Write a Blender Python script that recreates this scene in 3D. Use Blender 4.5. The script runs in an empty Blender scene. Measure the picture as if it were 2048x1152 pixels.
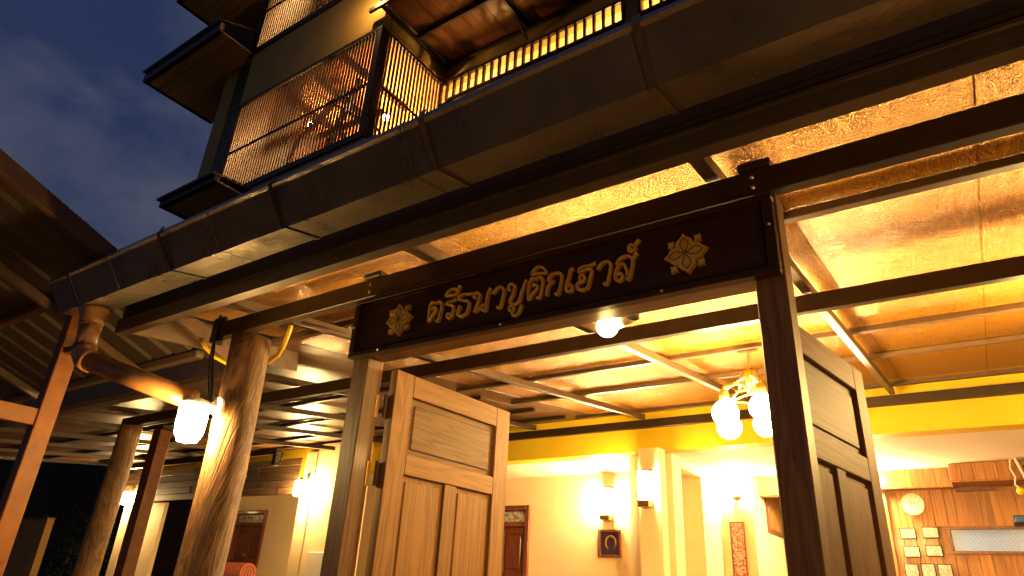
import bpy, bmesh, math, random
from mathutils import Vector, Matrix
random.seed(7)
S = bpy.context.scene
COL = S.collection

# ------------------------------------------------------------------ camera
cam_d = bpy.data.cameras.new('camera'); cam = bpy.data.objects.new('camera', cam_d); COL.objects.link(cam)
r = Vector((0.82512352, 0.56257105, 0.05181692)); u = Vector((0.1973087, -0.37290194, 0.90664956)); f = Vector((-0.52937743, 0.73787394, 0.41869032))
cam.matrix_world = Matrix(((r.x, u.x, -f.x, 0), (r.y, u.y, -f.y, 0), (r.z, u.z, -f.z, 1.6), (0, 0, 0, 1)))
cam_d.sensor_width = 36; cam_d.lens = 1333.9987 / 2048 * 36
cam_d.clip_start = 0.05; cam_d.clip_end = 2000
S.camera = cam

# ------------------------------------------------------------------ dusk sky
W = bpy.data.worlds.new('World'); S.world = W; W.use_nodes = True
nt = W.node_tree; nt.nodes.clear()
def N(tree, t, **k):
    n = tree.nodes.new(t)
    for a, v in k.items(): setattr(n, a, v)
    return n
sky = N(nt, 'ShaderNodeTexSky', sky_type='NISHITA'); sky.sun_disc = False
sky.sun_elevation = math.radians(-2.5); sky.sun_rotation = math.radians(200)
tc = N(nt, 'ShaderNodeTexCoord')
mp = N(nt, 'ShaderNodeMapping'); mp.inputs['Scale'].default_value = (1.0, 2.0, 3.4); mp.inputs['Rotation'].default_value = (.2, .5, .3)
nz = N(nt, 'ShaderNodeTexNoise'); nz.inputs['Scale'].default_value = 2.1; nz.inputs['Detail'].default_value = 7; nz.inputs['Roughness'].default_value = .55; nz.inputs['Distortion'].default_value = .35
cr = N(nt, 'ShaderNodeValToRGB'); cr.color_ramp.elements[0].position = .38; cr.color_ramp.elements[1].position = .66
cr.color_ramp.elements[0].color = (.09, .165, .52, 1); cr.color_ramp.elements[1].color = (.46, .50, .74, 1)
mx = N(nt, 'ShaderNodeMix', data_type='RGBA', blend_type='ADD'); mx.inputs['Factor'].default_value = 1
bg = N(nt, 'ShaderNodeBackground'); bg.inputs['Strength'].default_value = .062
wo = N(nt, 'ShaderNodeOutputWorld')
L = nt.links.new
L(tc.outputs['Generated'], mp.inputs['Vector']); L(mp.outputs['Vector'], nz.inputs['Vector']); L(nz.outputs['Fac'], cr.inputs['Fac'])
L(sky.outputs['Color'], mx.inputs['A']); L(cr.outputs['Color'], mx.inputs['B']); L(mx.outputs['Result'], bg.inputs['Color']); L(bg.outputs['Background'], wo.inputs['Surface'])

S.view_settings.view_transform = 'Standard'; S.view_settings.look = 'None'
S.view_settings.exposure = 1.25; S.view_settings.gamma = 1; S.view_settings.use_curve_mapping = False
S.cycles.max_bounces = 8; S.cycles.diffuse_bounces = 5; S.cycles.sample_clamp_indirect = 6
S.cycles.use_denoising = True

# ------------------------------------------------------------------ materials
MATS = {}
def base(name, rough=.5, spec=.5, metal=0, coat=0):
    m = bpy.data.materials.new(name); m.use_nodes = True
    b = m.node_tree.nodes['Principled BSDF']
    b.inputs['Roughness'].default_value = rough; b.inputs['Specular IOR Level'].default_value = spec
    b.inputs['Metallic'].default_value = metal; b.inputs['Coat Weight'].default_value = coat
    b.inputs['Coat Roughness'].default_value = .12
    MATS[name] = m
    return m, m.node_tree, b
def ramp(t, stops):
    c = N(t, 'ShaderNodeValToRGB'); e = c.color_ramp.elements
    e[0].position = stops[0][0]; e[0].color = (*stops[0][1], 1)
    e[1].position = stops[-1][0]; e[1].color = (*stops[-1][1], 1)
    for p, col in stops[1:-1]:
        x = e.new(p); x.color = (*col, 1)
    return c
def bump(t, b, src, strength, dist):
    bp = N(t, 'ShaderNodeBump'); bp.inputs['Strength'].default_value = strength; bp.inputs['Distance'].default_value = dist
    t.links.new(src, bp.inputs['Height']); t.links.new(bp.outputs['Normal'], b.inputs['Normal'])
    return bp
def mottled(name, c1, c2, scale=6, rough=.6, spec=.4, metal=0, bs=.15, bd=.004, stretch=(1, 1, 1), coat=0, rvar=.12):
    m, t, b = base(name, rough, spec, metal, coat)
    tc = N(t, 'ShaderNodeTexCoord'); mp = N(t, 'ShaderNodeMapping'); mp.inputs['Scale'].default_value = stretch
    n1 = N(t, 'ShaderNodeTexNoise'); n1.inputs['Scale'].default_value = scale; n1.inputs['Detail'].default_value = 8; n1.inputs['Roughness'].default_value = .62
    t.links.new(tc.outputs['Object'], mp.inputs['Vector']); t.links.new(mp.outputs['Vector'], n1.inputs['Vector'])
    c = ramp(t, [(.32, c1), (.68, c2)]); t.links.new(n1.outputs['Fac'], c.inputs['Fac']); t.links.new(c.outputs['Color'], b.inputs['Base Color'])
    mr = N(t, 'ShaderNodeMapRange'); mr.inputs['To Min'].default_value = max(.02, rough - rvar); mr.inputs['To Max'].default_value = min(1, rough + rvar)
    t.links.new(n1.outputs['Fac'], mr.inputs['Value']); t.links.new(mr.outputs['Result'], b.inputs['Roughness'])
    if bs: bump(t, b, n1.outputs['Fac'], bs, bd)
    return m
def wood(name, c1, c2, c3, axis='Z', grain=26, rough=.45, coat=0, spec=.4, bs=.35, swirl=.6, vary=.25, bd=.0015):
    """stretched noise grain plus faint growth rings along the given axis"""
    m, t, b = base(name, rough, spec, 0, coat)
    tc = N(t, 'ShaderNodeTexCoord'); oi = N(t, 'ShaderNodeObjectInfo')
    add = N(t, 'ShaderNodeVectorMath', operation='ADD'); cmb = N(t, 'ShaderNodeCombineXYZ')
    mul = N(t, 'ShaderNodeMath', operation='MULTIPLY'); mul.inputs[1].default_value = 37
    t.links.new(oi.outputs['Random'], mul.inputs[0])
    for i in range(3): t.links.new(mul.outputs[0], cmb.inputs[i])
    t.links.new(tc.outputs['Object'], add.inputs[0]); t.links.new(cmb.outputs[0], add.inputs[1])
    st_ = .2 if name.startswith('log') else .06
    s = {'X': (st_, 1, 1), 'Y': (1, st_, 1), 'Z': (1, 1, st_)}[axis]
    mp = N(t, 'ShaderNodeMapping'); mp.inputs['Scale'].default_value = s
    t.links.new(add.outputs[0], mp.inputs['Vector'])
    fine = N(t, 'ShaderNodeTexNoise'); fine.inputs['Scale'].default_value = grain * 6; fine.inputs['Detail'].default_value = 6; fine.inputs['Roughness'].default_value = .65
    wide = N(t, 'ShaderNodeTexNoise'); wide.inputs['Scale'].default_value = grain * .55; wide.inputs['Detail'].default_value = 3; wide.inputs['Distortion'].default_value = swirl
    ring = N(t, 'ShaderNodeMath', operation='PINGPONG'); ring.inputs[1].default_value = .5
    m8 = N(t, 'ShaderNodeMath', operation='MULTIPLY'); m8.inputs[1].default_value = 9
    for n_ in (fine, wide): t.links.new(mp.outputs['Vector'], n_.inputs['Vector'])
    t.links.new(wide.outputs['Fac'], m8.inputs[0]); t.links.new(m8.outputs[0], ring.inputs[0])
    mixf = N(t, 'ShaderNodeMath', operation='MULTIPLY_ADD'); mixf.inputs[1].default_value = .75
    t.links.new(ring.outputs[0], mixf.inputs[0])
    half = N(t, 'ShaderNodeMath', operation='MULTIPLY'); half.inputs[1].default_value = .7
    t.links.new(fine.outputs['Fac'], half.inputs[0]); t.links.new(half.outputs[0], mixf.inputs[2])
    if name.startswith('door'): b.inputs['Specular IOR Level'].default_value = .25
    c = ramp(t, [(.25, c1), (.55, c2), (.85, c3)]); t.links.new(mixf.outputs[0], c.inputs['Fac'])
    hsv = N(t, 'ShaderNodeHueSaturation'); mr = N(t, 'ShaderNodeMapRange'); mr.inputs['To Min'].default_value = 1 - vary; mr.inputs['To Max'].default_value = 1 + vary
    t.links.new(oi.outputs['Random'], mr.inputs['Value']); t.links.new(mr.outputs['Result'], hsv.inputs['Value']); t.links.new(c.outputs['Color'], hsv.inputs['Color'])
    t.links.new(hsv.outputs['Color'], b.inputs['Base Color'])
    bump(t, b, mixf.outputs[0], bs, bd)
    return m
def emit(name, col, strength):
    m, t, b = base(name, .4)
    b.inputs['Base Color'].default_value = (.9, .85, .75, 1)
    b.inputs['Emission Color'].default_value = (*col, 1); b.inputs['Emission Strength'].default_value = strength
    return m

WARM = (1, .60, .22)
M = {}
M['steel'] = mottled('brown_steel_paint', (.065, .038, .020), (.10, .06, .034), 14, .42, .5, bs=.08)
M['fascia'] = mottled('grey_brown_fascia_paint', (.055, .038, .024), (.08, .056, .036), 9, .4, .5, bs=.08)
M['beam'] = mottled('dark_brown_beam_paint', (.029, .016, .008), (.044, .025, .012), 14, .42, .3, bs=.08)
M['steel_dk'] = mottled('dark_steel_paint', (.035, .022, .013), (.06, .038, .022), 14, .5, .2, bs=.08)
M['gutter'] = mottled('gutter_sheet_metal', (.13, .108, .085), (.185, .155, .125), 3.2, .30, .6, metal=.6, bs=.55, bd=.03, rvar=.16)
M['pipe'] = mottled('brown_plastic_pipe', (.13, .058, .018), (.19, .085, .028), 7, .33, .5, bs=.06)
M['orange_steel'] = mottled('rust_orange_steel', (.085, .027, .005), (.15, .052, .010), 11, .55, .2, bs=.35)
M['shed_sheet'] = mottled('old_roof_sheet', (.028, .018, .012), (.05, .033, .022), 2.5, .6, .35, metal=.0, bs=.2, stretch=(1, .2, 1))
M['shed_rake'] = mottled('rusty_edge_sheet', (.06, .03, .015), (.10, .05, .025), 6, .55, .4, bs=.3)
M['sign'] = wood('sign_dark_wood', (.026, .010, .003), (.038, .015, .004), (.052, .021, .006), 'X', 40, .34, 0, .12, bs=.5, vary=0)
M['frame_dk'] = wood('frame_dark_wood', (.085, .036, .010), (.145, .066, .018), (.20, .095, .028), 'Z', 24, .5, .04, bs=.4, vary=.1)
M['frame_lintel'] = wood('lintel_brown_wood', (.07, .035, .018), (.12, .06, .03), (.17, .09, .045), 'X', 24, .42, .2, bs=.4, vary=.1)
M['door'] = wood('door_teak', (.12, .055, .016), (.185, .086, .025), (.235, .115, .034), 'Z', 18, .6, 0, bs=.35, vary=.08, swirl=1.1)
M['door_h'] = wood('door_teak_rail', (.13, .060, .018), (.195, .091, .027), (.245, .120, .036), 'Y', 18, .6, 0, bs=.35, vary=.08)
M['door_panel'] = wood('door_teak_panel', (.055, .024, .007), (.11, .051, .015), (.16, .078, .024), 'Y', 8, .6, 0, bs=.4, vary=.08, swirl=2.6)
M['log'] = wood('log_post_wood', (.09, .042, .014), (.20, .10, .034), (.30, .16, .058), 'Z', 9, .6, 0, bs=.7, swirl=2.2, vary=.15, bd=.006)
def knots(m):
    t = m.node_tree; b = t.nodes['Principled BSDF']; src = b.inputs['Base Color'].links[0].from_socket
    tc = N(t, 'ShaderNodeTexCoord'); mp = N(t, 'ShaderNodeMapping'); mp.inputs['Scale'].default_value = (1, 1, .45)
    n = N(t, 'ShaderNodeTexNoise'); n.inputs['Scale'].default_value = 9; n.inputs['Detail'].default_value = 9; n.inputs['Roughness'].default_value = .7
    v = N(t, 'ShaderNodeTexVoronoi'); v.inputs['Scale'].default_value = 13
    t.links.new(tc.outputs['Object'], mp.inputs['Vector']); t.links.new(mp.outputs['Vector'], n.inputs['Vector']); t.links.new(mp.outputs['Vector'], v.inputs['Vector'])
    c = ramp(t, [(.35, (.42, .38, .34)), (.62, (1, 1, 1))]); t.links.new(n.outputs['Fac'], c.inputs['Fac'])
    k = ramp(t, [(.06, (.22, .18, .15)), (.16, (1, 1, 1))]); t.links.new(v.outputs['Distance'], k.inputs['Fac'])
    a = N(t, 'ShaderNodeMix', data_type='RGBA', blend_type='MULTIPLY'); a.inputs['Factor'].default_value = 1
    a2 = N(t, 'ShaderNodeMix', data_type='RGBA', blend_type='MULTIPLY'); a2.inputs['Factor'].default_value = .8
    t.links.new(src, a.inputs['A']); t.links.new(c.outputs['Color'], a.inputs['B']); t.links.new(a.outputs['Result'], a2.inputs['A']); t.links.new(k.outputs['Color'], a2.inputs['B'])
    t.links.new(a2.outputs['Result'], b.inputs['Base Color'])
knots(M['log'])
M['gold'] = mottled('gold_paint', (.68, .36, .03), (.82, .48, .05), 30, .33, .6, metal=.45, bs=.1)
M['ink'] = mottled('dark_groove_paint', (.03, .012, .004), (.05, .02, .008), 20, .6, .3, bs=0)
M['cream'] = mottled('cream_wall_paint', (.72, .57, .33), (.77, .62, .38), 2.2, .75, .25, bs=.1)
M['yellow'] = mottled('yellow_beam_paint', (.70, .46, .012), (.78, .53, .02), 2.0, .6, .3, bs=.1)
M['ceil'] = mottled('white_ceiling_paint', (.74, .66, .52), (.80, .72, .58), 2.5, .8, .2, bs=.05)
M['tower'] = mottled('olive_tower_paint', (.26, .19, .05), (.34, .25, .07), 1.0, .75, .25, bs=.12)
M['tower_in'] = mottled('balcony_orange_wall', (.52, .25, .09), (.66, .34, .13), 1.2, .7, .25, bs=.1)
M['slat_in'] = mottled('bright_inner_wall', (.7, .5, .25), (.75, .55, .28), 1.2, .7, .25, bs=.1)
M['black_wood'] = wood('black_stained_wood', (.014, .009, .006), (.024, .015, .010), (.036, .024, .015), 'Z', 16, .5, 0, bs=.3, vary=.2)
M['slat'] = mottled('dark_slat_paint', (.010, .006, .004), (.018, .010, .006), 8, .5, .4, bs=.15)
M['soffit'] = wood('soffit_board', (.30, .20, .065), (.38, .26, .09), (.46, .31, .11), 'X', 6, .6, 0, bs=.3, vary=.12)
M['canopy_wood'] = wood('canopy_board', (.06, .022, .008), (.11, .042, .015), (.16, .064, .022), 'Y', 7, .35, .3, bs=.25, vary=.15)
M['plank'] = wood('old_plank', (.05, .026, .011), (.09, .05, .022), (.14, .08, .036), 'X', 12, .6, 0, bs=.7, vary=.3)
M['partition'] = wood('cedar_plank', (.25, .095, .026), (.38, .16, .045), (.50, .23, .07), 'Z', 9, .45, .1, bs=.35, vary=.2)
M['room_door'] = wood('mahogany_door', (.10, .026, .010), (.16, .045, .018), (.22, .07, .028), 'Z', 14, .35, .3, bs=.3, vary=.08)
M['black'] = mottled('black_rubber', (.012, .011, .01), (.025, .022, .02), 20, .45, .5, bs=.1)
M['hose'] = mottled('yellow_hose', (.80, .50, .01), (.88, .58, .02), 20, .4, .5, bs=.1)
M['brass'] = mottled('aged_brass', (.55, .33, .10), (.70, .45, .15), 20, .3, .6, metal=.9, bs=.1)
M['white_plastic'] = mottled('white_plastic', (.70, .66, .58), (.76, .72, .64), 6, .4, .5, bs=.03)
M['blue'] = mottled('blue_print', (.03, .11, .32), (.05, .15, .38), 8, .5, .4, bs=0)
M['asphalt'] = mottled('asphalt', (.04, .038, .036), (.065, .06, .055), 40, .9, .3, bs=.5)
M['tile'] = mottled('terracotta_floor', (.15, .09, .05), (.20, .125, .07), 3, .4, .5, bs=.1)
M['paper'] = mottled('photo_paper', (.62, .55, .48), (.85, .80, .74), 22, .5, .4, bs=0)
M['red_mat'] = mottled('red_mat_weave', (.42, .09, .06), (.58, .20, .12), 30, .8, .2, bs=.4)
M['shed_wall'] = mottled('brown_shed_wall', (.16, .085, .02), (.22, .12, .035), 1.6, .8, .2, bs=.2)
M['dark_wall'] = mottled('shaded_wall', (.020, .009, .003), (.030, .014, .005), 2.0, .85, .2, bs=.2)  # near-black base colour that puts shade into the walls at the left
M['foliage'] = mottled('night_foliage', (.012, .022, .005), (.03, .042, .009), 8, .7, .3, bs=.1)
M['screw'] = mottled('zinc_screw', (.6, .58, .5), (.7, .68, .6), 20, .3, .6, metal=.9, bs=0)

# roof sheet underside: printed wood grain under a hammered, glittering gloss
def roof_mat():
    m, t, b = base('wood_print_roof_sheet', .20, .5, .6, .0)
    tc = N(t, 'ShaderNodeTexCoord'); oi = N(t, 'ShaderNodeObjectInfo')
    mul = N(t, 'ShaderNodeMath', operation='MULTIPLY'); mul.inputs[1].default_value = 21; cmb = N(t, 'ShaderNodeCombineXYZ')
    t.links.new(oi.outputs['Random'], mul.inputs[0]); t.links.new(mul.outputs[0], cmb.inputs[0]); t.links.new(mul.outputs[0], cmb.inputs[1])
    add = N(t, 'ShaderNodeVectorMath', operation='ADD'); t.links.new(tc.outputs['Object'], add.inputs[0]); t.links.new(cmb.outputs[0], add.inputs[1])
    mp = N(t, 'ShaderNodeMapping'); mp.inputs['Scale'].default_value = (1, .09, 1); t.links.new(add.outputs[0], mp.inputs['Vector'])
    w = N(t, 'ShaderNodeTexNoise'); w.inputs['Scale'].default_value = 30; w.inputs['Detail'].default_value = 4; w.inputs['Distortion'].default_value = .6
    t.links.new(mp.outputs['Vector'], w.inputs['Vector'])
    m8 = N(t, 'ShaderNodeMath', operation='MULTIPLY'); m8.inputs[1].default_value = 12; pp = N(t, 'ShaderNodeMath', operation='PINGPONG'); pp.inputs[1].default_value = .5
    t.links.new(w.outputs['Fac'], m8.inputs[0]); t.links.new(m8.outputs[0], pp.inputs[0])
    dbl = N(t, 'ShaderNodeMath', operation='MULTIPLY'); dbl.inputs[1].default_value = 2; t.links.new(pp.outputs[0], dbl.inputs[0])
    c = ramp(t, [(.05, (.24, .086, .008)), (.45, (.44, .195, .018)), (.95, (.58, .29, .030))]); t.links.new(dbl.outputs[0], c.inputs['Fac'])
    t.links.new(c.outputs['Color'], b.inputs['Base Color'])
    v = N(t, 'ShaderNodeTexVoronoi'); v.inputs['Scale'].default_value = 105; v.feature = 'SMOOTH_F1'; v.inputs['Smoothness'].default_value = .6; t.links.new(tc.outputs['Object'], v.inputs['Vector'])
    n3 = N(t, 'ShaderNodeTexNoise'); n3.inputs['Scale'].default_value = 150; n3.inputs['Detail'].default_value = 2; t.links.new(tc.outputs['Object'], n3.inputs['Vector'])
    s = N(t, 'ShaderNodeMath', operation='MULTIPLY_ADD'); s.inputs[1].default_value = .6; t.links.new(v.outputs['Distance'], s.inputs[0]); t.links.new(n3.outputs['Fac'], s.inputs[2])
    bump(t, b, s.outputs[0], 1.0, .010)
    return m
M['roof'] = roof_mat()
M['roof_dim'] = wood('shaded_roof_sheet', (.05, .020, .006), (.10, .042, .011), (.15, .066, .017), 'Y', 14, .38, 0, .4, bs=.4, vary=.2, bd=.004)  # darker copy of the roof sheet, dims the left bays by colour

# lit things
M['bulb_log'] = emit('log_lamp_glow', (1, .62, .20), 190)
M['bulb_gate'] = emit('gate_lamp_glow', (1, .63, .20), 290)
M['bulb_pillar'] = emit('pillar_lamp_glow', (1, .64, .24), 260)
M['bulb_globe'] = emit('globe_glow', (1, .64, .20), 185)
M['bulb_globe_dim'] = emit('second_globe_glow', (1, .62, .20), 100)
M['bulb_lantern'] = emit('lantern_glow', (1, .67, .30), 235)
M['bulb_path'] = emit('path_lamp_glow', (1, .54, .13), 105)
M['bulb_small'] = emit('small_lamp_glow', (1, .67, .30), 320)
M['bulb_slot'] = emit('slot_lamp_glow', (1, .56, .19), 420)
M['bulb_reception'] = emit('reception_globe_glow', (1, .67, .30), 1100)
M['bulb_tower'] = emit('tower_lamp_glow', (1, .50, .16), 1000)

# picture-like flat prints
def print_mat(name, cols, scale, seed=0, kind='VORONOI'):
    m, t, b = base(name, .3, .5)
    tc = N(t, 'ShaderNodeTexCoord'); mp = N(t, 'ShaderNodeMapping'); mp.inputs['Location'].default_value = (seed, seed * 2, seed * .5)
    t.links.new(tc.outputs['Object'], mp.inputs['Vector'])
    if kind == 'VORONOI':
        v = N(t, 'ShaderNodeTexVoronoi'); v.inputs['Scale'].default_value = scale; o = v.outputs['Color']
    else:
        v = N(t, 'ShaderNodeTexNoise'); v.inputs['Scale'].default_value = scale; v.inputs['Detail'].default_value = 4; o = v.outputs['Fac']
    t.links.new(mp.outputs['Vector'], v.inputs['Vector'])
    c = ramp(t, [(i / (len(cols) - 1) * .6 + .2, k) for i, k in enumerate(cols)]); c.color_ramp.interpolation = 'LINEAR' if kind != 'VORONOI' else 'CONSTANT'
    t.links.new(o, c.inputs['Fac']); t.links.new(c.outputs['Color'], b.inputs['Base Color'])
    return m
M['painting'] = print_mat('flower_painting', [(.55, .30, .16), (.10, .05, .07), (.50, .33, .25), (.26, .05, .06), (.55, .42, .32)], 60, 3)
M['painting2'] = print_mat('brown_painting', [(.10, .05, .02), (.35, .17, .05), (.55, .32, .10), (.14, .07, .03)], 5, 5, 'NOISE')
M['stained'] = print_mat('stained_glass', [(.55, .45, .40), (.15, .28, .14), (.60, .50, .45), (.45, .15, .14), (.3, .42, .4)], 26, 1)
def blue_pane():
    m, t, b = base('blue_patterned_pane', .25, .6)
    tc = N(t, 'ShaderNodeTexCoord'); mp = N(t, 'ShaderNodeMapping'); mp.inputs['Rotation'].default_value = (0, math.radians(45), 0); mp.inputs['Scale'].default_value = (34, 34, 34)
    ck = N(t, 'ShaderNodeTexVoronoi'); ck.distance = 'CHEBYCHEV'; ck.inputs['Scale'].default_value = 1; ck.inputs['Randomness'].default_value = .1
    t.links.new(tc.outputs['Object'], mp.inputs['Vector']); t.links.new(mp.outputs['Vector'], ck.inputs['Vector'])
    c = ramp(t, [(.1, (.34, .52, 1.0)), (.5, (.16, .30, .95))]); t.links.new(ck.outputs['Distance'], c.inputs['Fac']); t.links.new(c.outputs['Color'], b.inputs['Base Color'])
    return m
M['blue_pane'] = blue_pane()

# ------------------------------------------------------------------ geometry helpers
def tag(o, label=None, cat=None, group=None, kind=None):
    if label: o['label'] = label
    if cat: o['category'] = cat
    if group: o['group'] = group
    if kind: o['kind'] = kind
    return o
def thing(name, label, cat, loc=(0, 0, 0), group=None):
    o = bpy.data.objects.new(name, None); COL.objects.link(o); o.location = loc; o.empty_display_size = .1
    return tag(o, label, cat, group)
def wloc(o):
    v = Vector(o.location)
    while o.parent: o = o.parent; v += Vector(o.location)
    return v
def mk(name, bm, mat, parent=None, loc=None, smooth=False):
    """bm is in world coordinates; origin goes to loc (default: centre of its box)"""
    bmesh.ops.recalc_face_normals(bm, faces=bm.faces)
    if loc is None:
        vs = [v.co for v in bm.verts]
        loc = Vector([(min(v[i] for v in vs) + max(v[i] for v in vs)) / 2 for i in range(3)])
    loc = Vector(loc)
    bmesh.ops.translate(bm, verts=bm.verts, vec=-loc)
    me = bpy.data.meshes.new(name); bm.to_mesh(me); bm.free()
    me.materials.append(M[mat] if isinstance(mat, str) else mat)
    if smooth:
        for p in me.polygons: p.use_smooth = True
    o = bpy.data.objects.new(name, me); COL.objects.link(o)
    if parent is not None:
        o.parent = parent; o.location = loc - wloc(parent)
    else: o.location = loc
    return o
def copy_part(o, parent, off):
    c = o.copy(); COL.objects.link(c); c.parent = parent; c.location = o.location + Vector(off); return c
def copy_tree(o, off=(0, 0, 0), parent=None):
    c = o.copy(); COL.objects.link(c)
    if parent: c.parent = parent
    c.location = o.location + Vector(off)
    for ch in list(o.children): copy_tree(ch, (0, 0, 0), c)
    return c
def box(bm, x0, x1, y0, y1, z0, z1, bev=0):
    vs = [bm.verts.new((x, y, z)) for x in (x0, x1) for y in (y0, y1) for z in (z0, z1)]
    fs = [(0, 1, 3, 2), (4, 6, 7, 5), (0, 4, 5, 1), (2, 3, 7, 6), (0, 2, 6, 4), (1, 5, 7, 3)]
    F = [bm.faces.new([vs[i] for i in q]) for q in fs]
    if bev:
        es = list({e for q in F for e in q.edges})
        bmesh.ops.bevel(bm, geom=es, offset=bev, segments=1, affect='EDGES', profile=.6)
def bx(x0, x1, y0, y1, z0, z1, bev=0):
    bm = bmesh.new(); box(bm, min(x0, x1), max(x0, x1), min(y0, y1), max(y0, y1), min(z0, z1), max(z0, z1), bev); return bm
def bar(p, q, w, h, up=(0, 0, 1), bev=0, bm=None):
    """box from p to q (centre line), w sideways and h along up"""
    own = bm is None
    if own: bm = bmesh.new()
    p, q = Vector(p), Vector(q); d = (q - p).normalized(); s = d.cross(Vector(up)).normalized(); n = s.cross(d)
    ring = []
    for c in (p, q): ring.append([bm.verts.new(c + s * a * w / 2 + n * b * h / 2) for a, b in ((-1, -1), (1, -1), (1, 1), (-1, 1))])
    A, B = ring
    F = [bm.faces.new(A[::-1]), bm.faces.new(B)] + [bm.faces.new((A[i], A[(i + 1) % 4], B[(i + 1) % 4], B[i])) for i in range(4)]
    if bev: bmesh.ops.bevel(bm, geom=list({e for k in F for e in k.edges}), offset=bev, segments=1, affect='EDGES', profile=.6)
    return bm
def tube(pts, rad, seg=12, bm=None, cap=True):
    if bm is None: bm = bmesh.new()
    pts = [Vector(p) for p in pts]; R = rad if isinstance(rad, (list, tuple)) else [rad] * len(pts)
    rings = []; ref = None
    for i, p in enumerate(pts):
        d = (pts[min(i + 1, len(pts) - 1)] - pts[max(i - 1, 0)]).normalized()
        if ref is None: ref = d.orthogonal().normalized()
        ref = (ref - d * ref.dot(d)).normalized(); s = d.cross(ref)
        rings.append([bm.verts.new(p + (ref * math.cos(a) + s * math.sin(a)) * R[i]) for a in [k * 2 * math.pi / seg for k in range(seg)]])
    for a, b in zip(rings, rings[1:]):
        for k in range(seg): bm.faces.new((a[k], a[(k + 1) % seg], b[(k + 1) % seg], b[k]))
    if cap: bm.faces.new(rings[0][::-1]); bm.faces.new(rings[-1])
    return bm
def lathe(prof, c, seg=20, bm=None, axis='Z'):
    if bm is None: bm = bmesh.new()
    rings = []
    for rr, h in prof:
        rg = []
        for k in range(seg):
            a = k * 2 * math.pi / seg; x, y = math.cos(a) * rr, math.sin(a) * rr
            v = {'Z': (x, y, h), 'Y': (x, h, y), 'X': (h, x, y)}[axis]
            rg.append(bm.verts.new(Vector(c) + Vector(v)))
        rings.append(rg)
    for a, b in zip(rings, rings[1:]):
        for k in range(seg): bm.faces.new((a[k], a[(k + 1) % seg], b[(k + 1) % seg], b[k]))
    bm.faces.new(rings[0][::-1]); bm.faces.new(rings[-1])
    return bm
def ball(c, r, seg=20, rings=12, sc=(1, 1, 1), bm=None):
    prof = [(max(.001, math.sin(math.pi * i / rings)) * r * sc[0], -math.cos(math.pi * i / rings) * r * sc[2]) for i in range(rings + 1)]
    return lathe(prof, c, seg, bm)
def prism_x(prof, x0, x1, bm=None):
    """(y, z) outline swept along x"""
    if bm is None: bm = bmesh.new()
    a = [bm.verts.new((x0, y, z)) for y, z in prof]; b = [bm.verts.new((x1, y, z)) for y, z in prof]
    n = len(prof)
    for k in range(n): bm.faces.new((a[k], a[(k + 1) % n], b[(k + 1) % n], b[k]))
    bm.faces.new(a[::-1]); bm.faces.new(b)
    return bm
def prism_y(prof, y0, y1, bm=None):
    """(x, z) outline swept along y"""
    if bm is None: bm = bmesh.new()
    a = [bm.verts.new((x, y0, z)) for x, z in prof]; b = [bm.verts.new((x, y1, z)) for x, z in prof]
    n = len(prof)
    for k in range(n): bm.faces.new((a[k], b[k], b[(k + 1) % n], a[(k + 1) % n]))
    bm.faces.new(a); bm.faces.new(b[::-1])
    return bm

SL = .1165                                   # roof rises to the house
def zr(y, z0): return z0 + SL * (y - 2)

# ------------------------------------------------------------------ ground and floor
tag(mk('ground', bx(-400, 400, -400, 400, -.4, 0), 'asphalt', loc=(0, 0, 0)), kind='structure')
tag(mk('floor', bx(-20, 8, 5.6, 14, .004, .95), 'tile', loc=(0, 8, 0)), kind='structure')

tag(mk('forecourt', bx(-13, 7, -2.5, 5.6, .004, .05), 'tile', loc=(0, 2, 0)), kind='structure')  # unseen paving, added to bounce warm lamp light upward

# ------------------------------------------------------------------ ground floor of the house
H = thing('guest_house', 'cream and yellow ground floor of the guest house behind the canopy roof', 'house', (-5, 7.5, 0))
mk('beam', bx(-15.2, 6, 7.5, 7.72, 3.25, 4.35), 'yellow', H)
mk('ceiling', bx(-15.2, 6, 7.721, 12.5, 3.25, 3.35), 'ceil', H)
wb = bmesh.new(); box(wb, -13.3, -12.9, 8.7, 8.9, .95, 3.25); box(wb, -11.9, -6.75, 8.7, 8.9, .95, 3.25); box(wb, -5.67, -3.05, 8.7, 8.9, .95, 3.25)
box(wb, -12.9, -11.9, 8.7, 8.9, 2.9, 3.25); box(wb, -6.75, -5.67, 8.7, 8.9, 2.84, 3.25)
mk('back_wall', wb, 'cream', H); mk('back_wall', bx(-19, -13.31, 11.8, 11.95, .95, 3.249), 'dark_wall', H)  # near-black rear wall stands in for the dark of the open bay
sw = bmesh.new(); box(sw, -3.25, -3.05, 7.721, 8.0, .95, 3.25); box(sw, -3.25, -3.05, 8.901, 9.4, .95, 3.25); box(sw, -3.25, -3.05, 8.0, 8.698, 3.13, 3.25)
mk('side_wall', sw, 'cream', H)
mk('side_wall', bx(-3.6, -3.4, 7.722, 8.699, .95, 3.249), 'cream', H)          # recess seen through the side opening
mk('pier_wall', bx(-3.25, -2.62, 9.4, 9.6, .95, 3.249), 'cream', H)
mk('side_wall', bx(-2.82, -2.62, 9.601, 12.3, .95, 3.249), 'cream', H)
mk('back_wall', bx(-2.62, 6, 12.3, 12.5, .95, 3.249), 'cream', H)
mk('ceiling_beam', bx(-2.619, -1.1, 9.75, 9.95, 3.03, 3.249), 'cream', H)
for x in (-3.31, -9.27, -14.75):
    mk('pillar', bx(x, x + .27, 7.33, 7.498, .5, 3.249 if x > -4 else 3.6, .006), 'cream', H)
mk('wall', bx(-9.0, -7.9, 7.35, 7.497, .95, 3.7), 'cream', H)
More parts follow.
